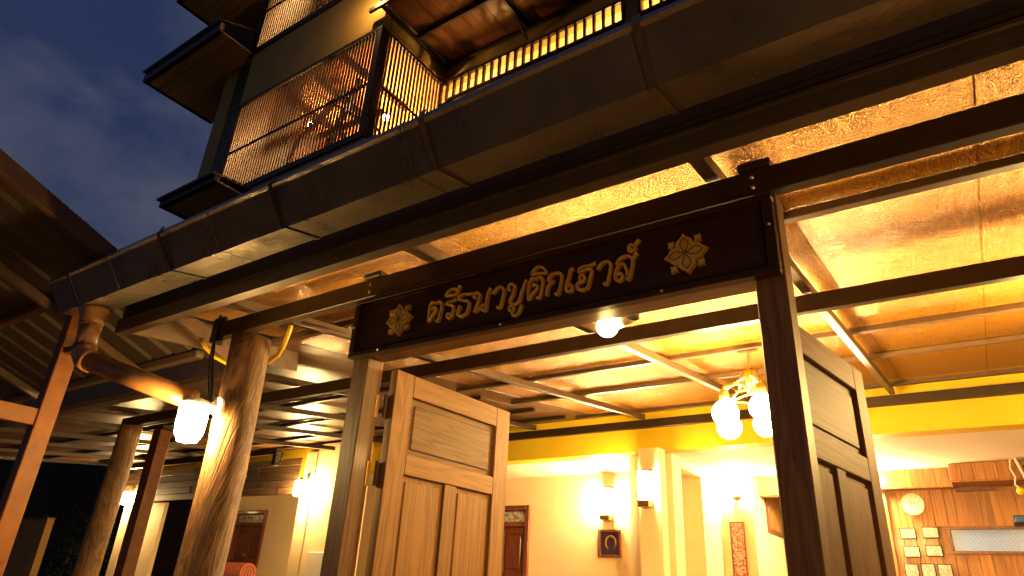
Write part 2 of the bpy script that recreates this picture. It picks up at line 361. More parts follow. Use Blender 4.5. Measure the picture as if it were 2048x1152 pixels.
mk('wall', bx(-14.48, -13.4, 7.42, 7.497, .95, 2.92), 'cream', H)
# horizontal old planks under the yellow beam at the left bays
for row in range(5):
    x = -15.6
    while x < -9.35:
        x2 = min(x + random.choice((1.6, 2.1, 2.6)), -9.3)
        j = random.uniform(-.004, .006)
        mk('plank', bx(x + .004, x2 - .004, 7.27 + j, 7.3 + j, 2.925 + row * .118, 2.925 + row * .118 + .11, .003), 'plank', H)
        x = x2
# room doors with numbered stained glass above
def room_door(x0, x1, zt, number, flip=False):
    d = mk('door', bx(x0 + .06, x1 - .06, 8.74, 8.78, .95, zt - .30), 'room_door', H)
    fr = bmesh.new()
    box(fr, x0, x0 + .07, 8.66, 8.80, .95, zt, .004); box(fr, x1 - .07, x1, 8.66, 8.80, .95, zt, .004)
    box(fr, x0 + .071, x1 - .071, 8.66, 8.80, zt - .07, zt, .004); box(fr, x0 + .071, x1 - .071, 8.665, 8.80, zt - .30, zt - .235, .004)
    mk('door_frame', fr, 'room_door', d)
    mk('transom_glass', bx(x0 + .09, x1 - .09, 8.72, 8.735, zt - .225, zt - .08), 'stained', d)
    xm = (x0 + x1) / 2
    for k in (-1, 1):
        a, b_ = (x0 + .07, xm - .006) if k < 0 else (xm + .006, x1 - .07)
        rm = bmesh.new()
        box(rm, a, a + .07, 8.715, 8.741, .96, zt - .31, .003); box(rm, b_ - .07, b_, 8.715, 8.741, .96, zt - .31, .003)
        for zz in (zt - .39, zt - 1.0, zt - 1.62): box(rm, a + .071, b_ - .071, 8.716, 8.741, zz, zz + .08, .003)
        mk('door_rail', rm, 'room_door', d)
        for z0, z1 in ((zt - .91, zt - .40), (zt - 1.53, zt - 1.01)):
            mk('door_panel', bx(a + .1, b_ - .1, 8.722, 8.741, z0 + .03, z1 - .03, .008), 'room_door', d)
    mk('knob', ball((xm + .03, 8.69, zt - .84), .022, 12, 8), 'brass', d, smooth=True)
    seg = {'0': [(0, 0), (1, 0), (1, 2), (0, 2), (0, 0)], '1': [(.15, 1.6), (.6, 2), (.6, 0)], '3': [(0, 2), (1, 2), (.45, 1.15), (1, .7), (.9, 0), (0, 0)]}
    hz, wz = .042, .042; x = xm - .20
    nb = bmesh.new()
    for ch in number:
        pts = [(x + px_ * wz, 8.715, zt - .195 + pz * hz) for px_, pz in seg[ch]]
        for p, q in zip(pts, pts[1:]): bar(p, q, .012, .006, (0, 1, 0), bm=nb)
        x += .085
    mk('room_number', nb, 'room_door', d)
room_door(-6.75, -5.67, 2.84, '103')
room_door(-12.9, -11.87, 2.9, '101')

# plank partition wall of the reception on the right
PW = thing('plank_partition', 'reception wall of upright orange brown planks with a clock and photos', 'partition wall', (-.3, 9.66, .95))
x = -1.08; k = 0
while x < 2.2:
    w = random.choice((.10, .115, .13)); j = random.uniform(0, .008)
    top = 3.03 if x < .10 else 3.249
    if x + w > -.5 and x < .62:      # planks split by the blue pane
        mk('plank', bx(x + .0015, x + w - .0015, 9.66 - j, 9.69, 2.60, top, .0015), 'partition', PW)
        mk('plank', bx(x + .0015, x + w - .0015, 9.66 - j, 9.69, .951, 2.30, .0015), 'partition', PW)
    else:
        mk('plank', bx(x + .0015, x + w - .0015, 9.66 - j, 9.69, .951, top, .0015), 'partition', PW)
    x += w
mk('panel_back', bx(-1.08, 2.2, 9.70, 9.75, .952, 3.248), 'partition', PW)
hx = -1.14
while hx < -.34:
    mk('plank', bx(hx + .001, hx + .129, 9.52, 9.64, 3.045, 3.248, .002), 'partition', PW); hx += .13
mk('trim', bx(-1.15, -.33, 9.50, 9.645, 3.02, 3.043, .003), 'partition', PW)
hx = -.33
while hx < .36:
    mk('plank', bx(hx + .001, hx + .113, 9.28, 9.40, 3.06, 3.246, .002), 'partition', PW); hx += .115
mk('trim', bx(-.335, .36, 9.26, 9.64, 3.035, 3.058, .003), 'partition', PW)
mk('trim', bx(-1.10, -1.06, 9.62, 9.7, .951, 3.019, .003), 'partition', PW)
pn = mk('window_pane', bx(-.455, .58, 9.665, 9.675, 2.335, 2.565), 'blue_pane', PW)
fr = bmesh.new(); box(fr, -.50, .62, 9.64, 9.68, 2.566, 2.60, .003); box(fr, -.50, .62, 9.64, 9.68, 2.30, 2.334, .003); box(fr, -.50, -.456, 9.641, 9.68, 2.335, 2.565, .003); box(fr, .581, .62, 9.641, 9.68, 2.335, 2.565, .003)
mk('window_frame', fr, 'room_door', PW)
mk('recess_shade', bx(-.31, .09, 9.60, 9.642, 2.985, 3.034, .002), 'room_door', PW)  # solid dark block standing in for shade in the recess
cab = thing('wall_cabinet', 'dark hanging cabinet at the right end of the plank wall', 'cabinet', (.4, 9.5, 2.5))
mk('body', bx(.16, .8, 9.36, 9.62, 2.601, 2.68, .004), 'black_wood', cab)
mk('door_front', bx(.18, .78, 9.345, 9.358, 2.61, 2.67, .002), 'blue', cab)
# clock
ck = thing('wall_clock', 'round white wall clock on the plank wall', 'clock', (-.785, 9.63, 2.85))
mk('face', lathe([(.126, 0), (.126, .012)], (-.785, 9.60, 2.85), 32, axis='Y'), 'white_plastic', ck)
rg = bmesh.new(); tube([(-.785 + math.cos(a) * .124, 9.60, 2.85 + math.sin(a) * .127) for a in [k * math.pi / 16 for k in range(33)]], .005, 8, rg)
mk('rim', rg, 'brass', ck, smooth=True)
for a, l, w in ((2.2, .055, .007), (.4, .08, .005)):
    mk('hand', bar((-.785, 9.594, 2.85), (-.785 + math.cos(a) * l, 9.594, 2.85 + math.sin(a) * l), w, .002, (0, 1, 0)), 'ink', ck)
mk('mark', (lambda b: ([bar((-.785 + math.cos(a) * .09, 9.597, 2.85 + math.sin(a) * .09), (-.785 + math.cos(a) * .105, 9.597, 2.85 + math.sin(a) * .105), .006, .002, (0, 1, 0), bm=b) for a in [k * math.pi / 6 for k in range(12)]], b)[1])(bmesh.new()), 'ink', ck)
# photos on the partition
ph = [(-.97, 2.575, .15, .105, 'upper left photo print under the wall clock on the plank wall'), (-.735, 2.585, .15, .105, 'photo print right of the upper left one under the clock'),
      (-.965, 2.372, .152, .105, 'photo print in the middle row, left one, on the plank wall'), (-.735, 2.385, .152, .105, 'photo print in the middle row beside the blue pane frame'),
      (-.985, 2.178, .125, .15, 'upright photo print in the lowest row, left end'), (-.815, 2.183, .125, .15, 'upright photo print in the middle of the lowest row'), (-.65, 2.181, .125, .15, 'upright photo print at the right end of the lowest row')]
for i, (x, z, w, h, lb) in enumerate(ph):
    t = thing('photo_print', lb, 'photo', (x, 9.64, z - h), 'photo prints on the plank wall')
    mk('backing', bx(x - .011, x + w + .011, 9.636, 9.65, z - h - .011, z + .011, .001), 'black_wood', t)
    mk('picture', bx(x, x + w, 9.631, 9.635, z - h, z), print_mat('photo_%d' % i, [(.75, .66, .56), (.70, .60, .52), (.35, .25, .22), (.62, .40, .34), (.78, .70, .62)], 16, i * 3.1 + 1, 'NOISE'), t)

# framed pictures
def picture(name, label, cat, x0, x1, z0, z1, y, mat, extra=None, fw=.028):
    t = thing(name, label, cat, ((x0 + x1) / 2, y, z0))
    fr = bmesh.new(); box(fr, x0, x0 + fw, y - .03, y, z0, z1, .003); box(fr, x1 - fw, x1, y - .03, y, z0, z1, .003); box(fr, x0 + fw + .001, x1 - fw - .001, y - .03, y, z1 - fw, z1, .003); box(fr, x0 + fw + .001, x1 - fw - .001, y - .03, y, z0, z0 + fw, .003)
    mk('frame', fr, 'room_door', t); mk('picture', bx(x0 + fw, x1 - fw, y - .012, y - .004, z0 + fw, z1 - fw), mat, t)
    return t
glossd, t_, b_ = base('dark_picture_glass', .06, .8); b_.inputs['Base Color'].default_value = (.035, .02, .025, 1)
pc = picture('framed_picture', 'small square dark framed picture below the wall lantern', 'picture', -4.53, -4.19, 2.14, 2.49, 8.69, glossd)
rw = bmesh.new()
tube([(-4.345 + math.cos(a) * .075, 8.672, 2.32 + math.sin(a) * .085) for a in [math.radians(-60 + 300 * k / 24) for k in range(25)]], [.004 + .009 * math.sin(math.pi * k / 24) for k in range(25)], 6, rw)
mk('wreath', rw, 'brass', pc)
picture('flower_painting', 'tall narrow painting of red flowers below the scroll lamp', 'painting', -2.94, -2.75, 1.95, 2.65, 9.395, M['painting'], fw=.016)
# the painting on the side wall behind the sconce (hangs on a wall along y)
pt = thing('hallway_painting', 'brown framed painting on the passage wall near the right post', 'painting', (-2.6, 10.5, 2.6))
fr = bmesh.new(); 
for (a, b2, c, d) in ((10.02, 10.07, 2.58, 3.20), (10.75, 10.80, 2.58, 3.20), (10.071, 10.749, 3.15, 3.20), (10.071, 10.749, 2.58, 2.63)): box(fr, -2.619, -2.585, a, b2, c, d, .003)
mk('frame', fr, 'room_door', pt); mk('picture', bx(-2.618, -2.605, 10.07, 10.75, 2.63, 3.15), 'painting2', pt)

# ------------------------------------------------------------------ canopy roof over the forecourt
R = thing('canopy_roof', 'lean-to canopy roof of wood print sheets on brown steel beams', 'canopy roof', (-3, 2, 0))
PZ = 3.072
# sheets
def sheet(x0, x1, y0, y1):
    bm = bmesh.new(); n = 3
    prof = [(x0 + .001, 0.004), (x0 + .004, 0), (x1 - .004, 0), (x1 - .001, 0.004), (x1 - .001, .03), (x0 + .001, .03)]
    a = [bm.verts.new((x, y0, zr(y0, PZ) + z)) for x, z in prof]; b = [bm.verts.new((x, y1, zr(y1, PZ) + z)) for x, z in prof]
    for k in range(6): bm.faces.new((a[k], b[k], b[(k + 1) % 6], a[(k + 1) % 6]))
    bm.faces.new(a); bm.faces.new(b[::-1]); return bm
seams = (2.1, 1.567, .887, .207, -.473, -1.15, -1.49, -1.83, -2.51, -3.19, -3.87)
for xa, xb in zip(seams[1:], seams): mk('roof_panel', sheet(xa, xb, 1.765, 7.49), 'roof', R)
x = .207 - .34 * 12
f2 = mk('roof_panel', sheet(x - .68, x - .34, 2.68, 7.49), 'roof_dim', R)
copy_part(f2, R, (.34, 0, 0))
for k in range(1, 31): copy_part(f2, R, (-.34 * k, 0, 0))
mk('roof_covering', bar((-5.9, 2.68, zr(2.68, PZ) + .04), (-5.9, 7.49, zr(7.49, PZ) + .04), 20, .012), 'steel_dk', R) if False else None
# big beams along x
def xbeam(name, x0, x1, y, z0, h=.097, w=.05, mat='beam'):
    return mk(name, bx(x0, x1, y, y + w, z0, z0 + h, .003), mat, R)
xbeam('beam', -3.52, 2.1, 2.0, 2.87)
xbeam('beam', -7.68, 2.1, 3.53, 3.048)
xbeam('beam', -5.9, 2.1, 7.34, 3.492)
xbeam('beam', -13.5, -8.9, 6.45, 3.388)
# purlins
for y in (2.62, 4.81, 5.74, 7.15):
    xbeam('purlin', -4.05, 2.1, y, zr(y, 3.030), .038, .045, 'steel')
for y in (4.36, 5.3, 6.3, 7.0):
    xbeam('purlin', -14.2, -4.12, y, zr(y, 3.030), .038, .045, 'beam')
# twin conduit-like purlin
xbeam('purlin', -4.05, 2.1, 5.83, zr(5.83, 3.045), .022, .02)
# rafters
for x in (-3.22, -1.89, -.59, .72, 2.0):
    mk('rafter', bar((x, 1.755, zr(1.755, 2.998)), (x, 7.32, zr(7.32, 2.998)), .05, .057, bev=.003), 'steel', R)
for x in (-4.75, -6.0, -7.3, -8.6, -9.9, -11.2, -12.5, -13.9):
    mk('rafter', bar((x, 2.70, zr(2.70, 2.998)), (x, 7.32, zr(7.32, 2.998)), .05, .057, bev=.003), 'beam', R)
mk('gable_board', bar((-4.11, 1.72, zr(1.72, 3.045)), (-4.11, 2.66, zr(2.66, 3.045)), .03, .19, bev=.003), 'steel', R)
mk('gable_board', bar((-4.11, 2.67, zr(2.67, 3.02)), (-4.11, 3.0, zr(3.0, 3.02)), .035, .19, bev=.003), 'steel', R)
mk('fascia_board', bx(-14.2, -4.13, 2.60, 2.655, 2.955, 3.26, .004), 'steel_dk', R)
mk('fascia_board', bx(-14.2, -4.13, 2.655, 2.76, 2.950, 2.962, .002), 'steel', R)
# front fascia: lower channel, recessed upper board
fb = prism_x([(1.70, 2.895), (1.755, 2.895), (1.755, 2.985), (1.70, 2.985), (1.70, 2.972), (1.704, 2.966), (1.704, 2.914), (1.70, 2.908)], -4.125, 2.1)
mk('fascia', fb, 'fascia', R)
mk('fascia', bx(-4.12, 2.1, 1.722, 1.75, 2.985, 3.035, .002), 'steel_dk', R)
mk('fascia', bx(-4.12, 2.1, 1.735, 1.75, 3.036, 3.10, .002), 'steel_dk', R)
mk('roof_cover', bx(-4.1, 2.1, 1.66, 1.70, 3.105, 3.118), 'steel_dk', R)

# ------------------------------------------------------------------ gutter
G = thing('roof_gutter', 'long dented brown sheet metal gutter along the front of the canopy', 'gutter', (-1, 1.5, 3))
def gutter():
    bm = bmesh.new(); prof = [(1.356, 3.152), (1.340, 3.117), (1.356, 3.112), (1.45, 2.968), (1.62, 3.000), (1.645, 3.10)]
    xs = [-4.30 + (6.5) * i / 64 for i in range(65)]; rows = []
    rnd = random.Random(3)
    for i, x in enumerate(xs):
        row = []
        for j, (y, z) in enumerate(prof):
            # hammered dents where the metal was bumped
            d = 0
            if j in (0, 1, 2): d = .011 * math.exp(-((x + 2.13) / .05) ** 2) * (2 if j == 0 else 1.2) + rnd.uniform(-.0012, .0012) + .003 * math.sin(x * 3.1)
            if j == 3: d = rnd.uniform(-.0008, .0008) + .002 * math.sin(x * 2.3)
            row.append(bm.verts.new((x, y + d, z + (d * .4 if j else d * .8))))
        rows.append(row)
    for a, b in zip(rows, rows[1:]):
        for j in range(len(prof) - 1): bm.faces.new((a[j], b[j], b[j + 1], a[j + 1]))
    return bm
g = mk('trough', gutter(), 'gutter', G)
sm = g.modifiers.new('thickness', 'SOLIDIFY'); sm.thickness = .002; sm.offset = 1
ec = prism_x([(1.352, 3.150), (1.366, 3.106), (1.45, 2.968), (1.62, 3.0), (1.645, 3.10)], -4.304, -4.300)
mk('end_cap', ec, 'gutter', G)
for i, x in enumerate((-4.04, -3.10, -2.24, -1.40, -.575, .3, 1.2)):
    b = bmesh.new(); prof = [(1.348, 3.160), (1.334, 3.115), (1.444, 2.961), (1.622, 2.995), (1.65, 3.06)]
    for p, q in zip(prof, prof[1:]):
        bar((x, p[0], p[1]), (x, q[0], q[1]), .022, .005, (0, -.9, -.4) if p[0] < 1.44 else (0, .1, 1), bm=b)
    mk('strap', b, 'black' if i < 3 else 'steel', G)
for x in (-1.50, -3.6, -2.7, .6):
    b = bmesh.new(); prof = [(1.352, 3.156), (1.337, 3.115), (1.4465, 2.965), (1.62, 2.998)]
    for p, q in zip(prof, prof[1:]): bar((x, p[0], p[1]), (x, q[0], q[1]), .006, .002, (0, -.9, -.4) if p[0] < 1.44 else (0, .1, 1), bm=b)
    mk('seam', b, 'gutter', G)

# downpipe
DP = thing('downpipe', 'brown round downpipe slanting from the gutter to the log post', 'downpipe', (-4.0, 1.53, 2.6))
mk('funnel', lathe([(.085, 0), (.082, -.02), (.064, -.07), (.063, -.09), (.058, -.092)], (-4.03, 1.53, 2.972), 24), 'pipe', DP, smooth=True)
mk('collar', lathe([(.060, 0), (.060, -.03), (.056, -.032)], (-4.03, 1.53, 2.89), 24), 'pipe', DP, smooth=True)
mk('upper_pipe', tube([(-4.03, 1.53, 2.90), (-4.0, 1.53, 2.71)], .056, 24), 'pipe', DP, smooth=True)
mk('elbow', tube([(-4.002, 1.53, 2.74), (-3.995, 1.53, 2.70), (-3.97, 1.54, 2.665), (-3.92, 1.55, 2.645)], .062, 24), 'pipe', DP, smooth=True)
mk('slanted_pipe', tube([(-3.94, 1.545, 2.652), (-3.45, 1.92, 2.47)], .056, 24), 'pipe', DP, smooth=True)

# ------------------------------------------------------------------ gate
GT = thing('entrance_gate', 'wooden double door gate frame with both door leaves standing open', 'gate', (-1.36, 2.05, 0))
def post(x0, x1, nm='post'):
    return mk(nm, bx(x0, x1, 2.003, 2.105, 0, 2.868, .004), 'frame_dk', GT)
post(-2.32, -2.222); post(-.485, -.39)
mk('lintel', bx(-2.221, -.486, 2.004, 2.10, 2.560, 2.66, .004), 'frame_lintel', GT)
mk('lintel_board', bx(-2.221, -.486, 2.03, 2.07, 2.661, 2.834), 'frame_lintel', GT)
for x in (-2.32, -.50):
    mk('tenon', bx(x, x + .11, 1.985, 2.10, 2.9675, 2.995, .004), 'black_wood', GT)
    for z in (2.895, 2.935):
        mk('bolt', lathe([(.008, 0), (.008, -.006), (.004, -.009)], (x + .045, 1.999, z), 10, axis='Y'), 'screw', GT)

def leaf(hx, hy, ang, w, zt, side):
    """door leaf: local u along the leaf from the hinge, thickness t; angles from +y towards +x"""
    du = Vector((math.sin(ang), math.cos(ang), 0)); dn = Vector((math.cos(ang), -math.sin(ang), 0))
    O = Vector((hx, hy, 0)); T = .046
    root = bpy.data.objects.new('door_leaf', None); COL.objects.link(root); root.parent = GT; root.location = O - wloc(GT)
    Mt = Matrix(((dn.x, du.x, 0, hx), (dn.y, du.y, 0, hy), (0, 0, 1, 0), (0, 0, 0, 1)))
    def part(nm, u0, u1, t0, t1, z0, z1, mat, bev=.003):
        bm = bx(t0, t1, u0, u1, z0, z1, bev)          # local frame: x = thickness, y = along the leaf
        bmesh.ops.recalc_face_normals(bm, faces=bm.faces)
        me = bpy.data.meshes.new(nm); c = Vector(((t0 + t1) / 2, (u0 + u1) / 2, (z0 + z1) / 2))
        bmesh.ops.translate(bm, verts=bm.verts, vec=-c); bm.to_mesh(me); bm.free(); me.materials.append(M[mat])
        o = bpy.data.objects.new(nm, me); COL.objects.link(o); o.parent = root
        o.location = Mt @ c - O; o.rotation_euler = (0, 0, -ang)
        return o
    sw_ = .115; zb = .35
    part('stile', 0, sw_, -T / 2, T / 2, zb, zt, 'door'); part('stile', w - sw_, w, -T / 2, T / 2, zb, zt, 'door')
    z = zt - .105; part('rail', sw_, w - sw_, -T / 2 + .0005, T / 2 - .0005, z, zt - .001, 'door_h')
    part('rail', sw_, w - sw_, -T / 2 + .0005, T / 2 - .0005, z - .355, z - .265, 'door_h')
    part('rail', sw_, w - sw_, -T / 2 + .0005, T / 2 - .0005, .35, .5, 'door_h')
    part('rail', sw_, w - sw_, -T / 2 + .0005, T / 2 - .0005, 1.2, 1.3, 'door_h')
    mid = w / 2; part('mullion', mid - .042, mid + .042, -T / 2 + .002, T / 2 - .002, .501, z - .356, 'door')
    # panels with a raised field
    part('panel', sw_ + .001, w - sw_ - .001, -.005, .005, z - .264, z - .001, 'door_panel', 0)
    part('raised_panel', sw_ + .03, w - sw_ - .03, -.011, .011, z - .24, z - .03, 'door_panel', .006)
    for a, b2 in ((sw_ + .001, mid - .043), (mid + .043, w - sw_ - .001)):
        for z0, z1 in ((1.301, z - .356), (.501, 1.199)):
            part('panel', a, b2, -.006, .006, z0, z1, 'door', 0)
            part('raised_panel', a + .022, b2 - .022, -.012, .012, z0 + .025, z1 - .025, 'door', .004)
    # hinges
    for z0 in (zt - .17, zt - .47, 1.0):
        part('hinge', -.006, .035, side * (T / 2 - .001) - .003, side * (T / 2 - .001) + .003, z0 - .06, z0 + .045, 'brass', .001)
        hb = lathe([(.007, -.055), (.007, .05)], (hx + dn.x * side * T / 2 - du.x * .012, hy + dn.y * side * T / 2 - du.y * .012, z0), 10)
        mk('hinge', hb, 'ink', root)
    return root
leaf(-2.178, 2.135, math.radians(2.5), .87, 2.53, -1)
leaf(-.487, 2.135, math.radians(8.5), .86, 2.515, 1)
for z0 in (2.36, 2.06):
    mk('hinge_plate', bx(-2.2215, -2.2185, 2.085, 2.1045, z0 - .06, z0 + .045), 'brass', GT)

# sign board
SB = thing('sign_board', 'dark glossy sign board with gold Thai lettering and two flower emblems', 'sign', (-1.36, 1.98, 2.56))
mk('board', bx(-2.29, -.42, 1.972, 1.999, 2.58, 2.818), 'sign', SB)
for b in (bx(-2.315, -.395, 1.958, 2.0, 2.552, 2.576, .003), bx(-2.315, -.395, 1.958, 2.0, 2.818, 2.838, .003), bx(-2.315, -2.283, 1.9585, 1.9995, 2.5765, 2.8175, .003), bx(-.428, -.395, 1.9585, 1.9995, 2.5765, 2.8175, .003)):
    mk('moulding', b, 'sign', SB)
for b in (bx(-2.272, -.438, 1.9665, 1.973, 2.586, 2.591, .001), bx(-2.272, -.438, 1.9665, 1.973, 2.806, 2.811, .001), bx(-2.272, -2.267, 1.9666, 1.973, 2.5915, 2.8055, .001), bx(-.443, -.438, 1.9666, 1.973, 2.5915, 2.8055, .001)):
    mk('moulding', b, 'sign', SB)
for x, z in ((-2.12, 2.564), (-.78, 2.564), (-.41, 2.72), (-2.30, 2.70), (-1.45, 2.564)):
    mk('screw', lathe([(.005, 0), (.005, -.002), (.002, -.004)], (x, 1.9575, z), 10, axis='Y'), 'screw', SB)
STROKES = [[(-1.834, 2.645), (-1.837, 2.678), (-1.837, 2.707), (-1.832, 2.728), (-1.82, 2.734), (-1.804, 2.725), (-1.785, 2.73), (-1.772, 2.72), (-1.769, 2.693), (-1.775, 2.666), (-1.783, 2.64), (-1.792, 2.645)], [(-1.831, 2.651), (-1.817, 2.674), (-1.798, 2.691), (-1.802, 2.704), (-1.817, 2.707), (-1.82, 2.695)], [(-1.692, 2.725), (-1.707, 2.718), (-1.733, 2.716), (-1.744, 2.711), (-1.729, 2.704), (-1.707, 2.695), (-1.702, 2.676), (-1.706, 2.657), (-1.712, 2.645), (-1.725, 2.644), (-1.734, 2.655), (-1.727, 2.663), (-1.712, 2.656)], [(-1.752, 2.75), (-1.739, 2.768), (-1.719, 2.775), (-1.702, 2.772), (-1.693, 2.759), (-1.691, 2.745), (-1.72, 2.746), (-1.752, 2.75)], [(-1.677, 2.784), (-1.685, 2.765), (-1.69, 2.745)], [(-1.602, 2.732), (-1.616, 2.729), (-1.642, 2.736), (-1.667, 2.734), (-1.679, 2.723), (-1.66, 2.711), (-1.632, 2.703), (-1.62, 2.688), (-1.622, 2.665), (-1.631, 2.645), (-1.655, 2.639), (-1.676, 2.649), (-1.675, 2.667), (-1.668, 2.689)], [(-1.583, 2.703), (-1.595, 2.711), (-1.594, 2.725), (-1.58, 2.729), (-1.567, 2.716), (-1.57, 2.693), (-1.58, 2.664), (-1.589, 2.642)], [(-1.587, 2.643), (-1.568, 2.653), (-1.549, 2.659)], [(-1.513, 2.735), (-1.523, 2.714), (-1.528, 2.684), (-1.53, 2.654), (-1.534, 2.64), (-1.548, 2.647), (-1.552, 2.659), (-1.542, 2.666), (-1.53, 2.655)], [(-1.499, 2.705), (-1.49, 2.719), (-1.472, 2.73), (-1.453, 2.724), (-1.445, 2.706), (-1.45, 2.672), (-1.46, 2.638), (-1.473, 2.645)], [(-1.41, 2.702), (-1.423, 2.712), (-1.421, 2.727), (-1.406, 2.73), (-1.394, 2.716), (-1.398, 2.688), (-1.413, 2.659), (-1.404, 2.643), (-1.379, 2.639), (-1.365, 2.657), (-1.357, 2.687), (-1.339, 2.733)], [(-1.396, 2.615), (-1.411, 2.617), (-1.414, 2.629), (-1.403, 2.634), (-1.394, 2.624), (-1.398, 2.604), (-1.389, 2.589), (-1.373, 2.592), (-1.363, 2.61), (-1.356, 2.629)], [(-1.325, 2.642), (-1.327, 2.673), (-1.325, 2.703), (-1.316, 2.728), (-1.304, 2.733), (-1.293, 2.724), (-1.279, 2.732), (-1.265, 2.723), (-1.262, 2.699), (-1.266, 2.67), (-1.276, 2.641), (-1.286, 2.647)], [(-1.323, 2.645), (-1.308, 2.666), (-1.286, 2.683), (-1.287, 2.697), (-1.301, 2.704), (-1.306, 2.694)], [(-1.315, 2.75), (-1.305, 2.768), (-1.284, 2.777), (-1.261, 2.766), (-1.25, 2.743), (-1.281, 2.748), (-1.315, 2.75)], [(-1.243, 2.643), (-1.24, 2.671), (-1.229, 2.693), (-1.213, 2.698), (-1.237, 2.709), (-1.228, 2.725), (-1.209, 2.731), (-1.186, 2.726), (-1.177, 2.71), (-1.182, 2.675), (-1.192, 2.64), (-1.203, 2.646)], [(-1.126, 2.732), (-1.14, 2.729), (-1.145, 2.703), (-1.156, 2.672), (-1.155, 2.649), (-1.142, 2.64), (-1.13, 2.649), (-1.132, 2.663), (-1.144, 2.669), (-1.149, 2.659)], [(-1.093, 2.674), (-1.1, 2.683), (-1.096, 2.695), (-1.084, 2.694), (-1.078, 2.682), (-1.084, 2.67), (-1.103, 2.667), (-1.112, 2.659), (-1.105, 2.643), (-1.086, 2.636), (-1.066, 2.641), (-1.058, 2.667), (-1.049, 2.703), (-1.058, 2.716), (-1.08, 2.714), (-1.098, 2.71), (-1.104, 2.716), (-1.095, 2.727), (-1.073, 2.729), (-1.054, 2.728), (-1.032, 2.734)], [(-1.025, 2.703), (-1.01, 2.723), (-0.992, 2.729), (-0.976, 2.721), (-0.971, 2.701), (-0.978, 2.668), (-0.987, 2.637), (-0.999, 2.643)], [(-0.948, 2.704), (-0.937, 2.724), (-0.918, 2.731), (-0.897, 2.727), (-0.885, 2.708), (-0.889, 2.678), (-0.9, 2.637), (-0.909, 2.645)], [(-0.866, 2.733), (-0.877, 2.724), (-0.886, 2.712)], [(-0.904, 2.651), (-0.91, 2.68), (-0.922, 2.702), (-0.938, 2.699), (-0.949, 2.683), (-0.954, 2.662), (-0.949, 2.644), (-0.934, 2.639), (-0.925, 2.652), (-0.93, 2.665), (-0.941, 2.667), (-0.942, 2.658)], [(-0.884, 2.752), (-0.893, 2.754), (-0.899, 2.763), (-0.894, 2.77), (-0.883, 2.769), (-0.875, 2.756), (-0.88, 2.745), (-0.893, 2.745), (-0.9, 2.756)], [(-0.877, 2.762), (-0.87, 2.773), (-0.856, 2.785)]]
def smooth_pts(p, n=4):
    if len(p) < 3: return p
    out = []
    for i in range(len(p) - 1):
        p0, p1, p2, p3 = p[max(i - 1, 0)], p[i], p[i + 1], p[min(i + 2, len(p) - 1)]
        for k in range(n):
            t = k / n
            out.append(tuple(.5 * (2 * p1[j] + (p2[j] - p0[j]) * t + (2 * p0[j] - 5 * p1[j] + 4 * p2[j] - p3[j]) * t * t + (3 * p1[j] - p0[j] - 3 * p2[j] + p3[j]) * t ** 3) for j in (0, 1)))
    out.append(p[-1]); return out
def ribbon(bm, pts, w, y0, y1, taper=.7):
    pts = smooth_pts(pts); n = len(pts); L_, R_ = [], []
    for i, p in enumerate(pts):
        a = pts[max(i - 1, 0)]; b = pts[min(i + 1, n - 1)]; dx, dz = b[0] - a[0], b[1] - a[1]; l = math.hypot(dx, dz) or 1
        nx, nz = -dz / l, dx / l; L_.append((p[0] + nx * w / 2, p[1] + nz * w / 2)); R_.append((p[0] - nx * w / 2, p[1] - nz * w / 2))
    cen = pts
    def V(P, y, sc):   # sc pulls towards the centre line (bevel)
        return [bm.verts.new((c[0] + (q[0] - c[0]) * sc, y, c[1] + (q[1] - c[1]) * sc)) for q, c in zip(P, cen)]
    lb, rb = V(L_, y1, 1), V(R_, y1, 1); lf, rf = V(L_, y0 + .003, 1), V(R_, y0 + .003, 1); lt, rt = V(L_, y0, taper), V(R_, y0, taper)
    for i in range(n - 1):
        for A, B in ((lb, lf), (lf, lt), (lt, rt), (rt, rf), (rf, rb)): bm.faces.new((A[i], B[i], B[i + 1], A[i + 1]))
    for i in (0, n - 1): bm.faces.new([v[i] for v in (lb, lf, lt, rt, rf, rb)])
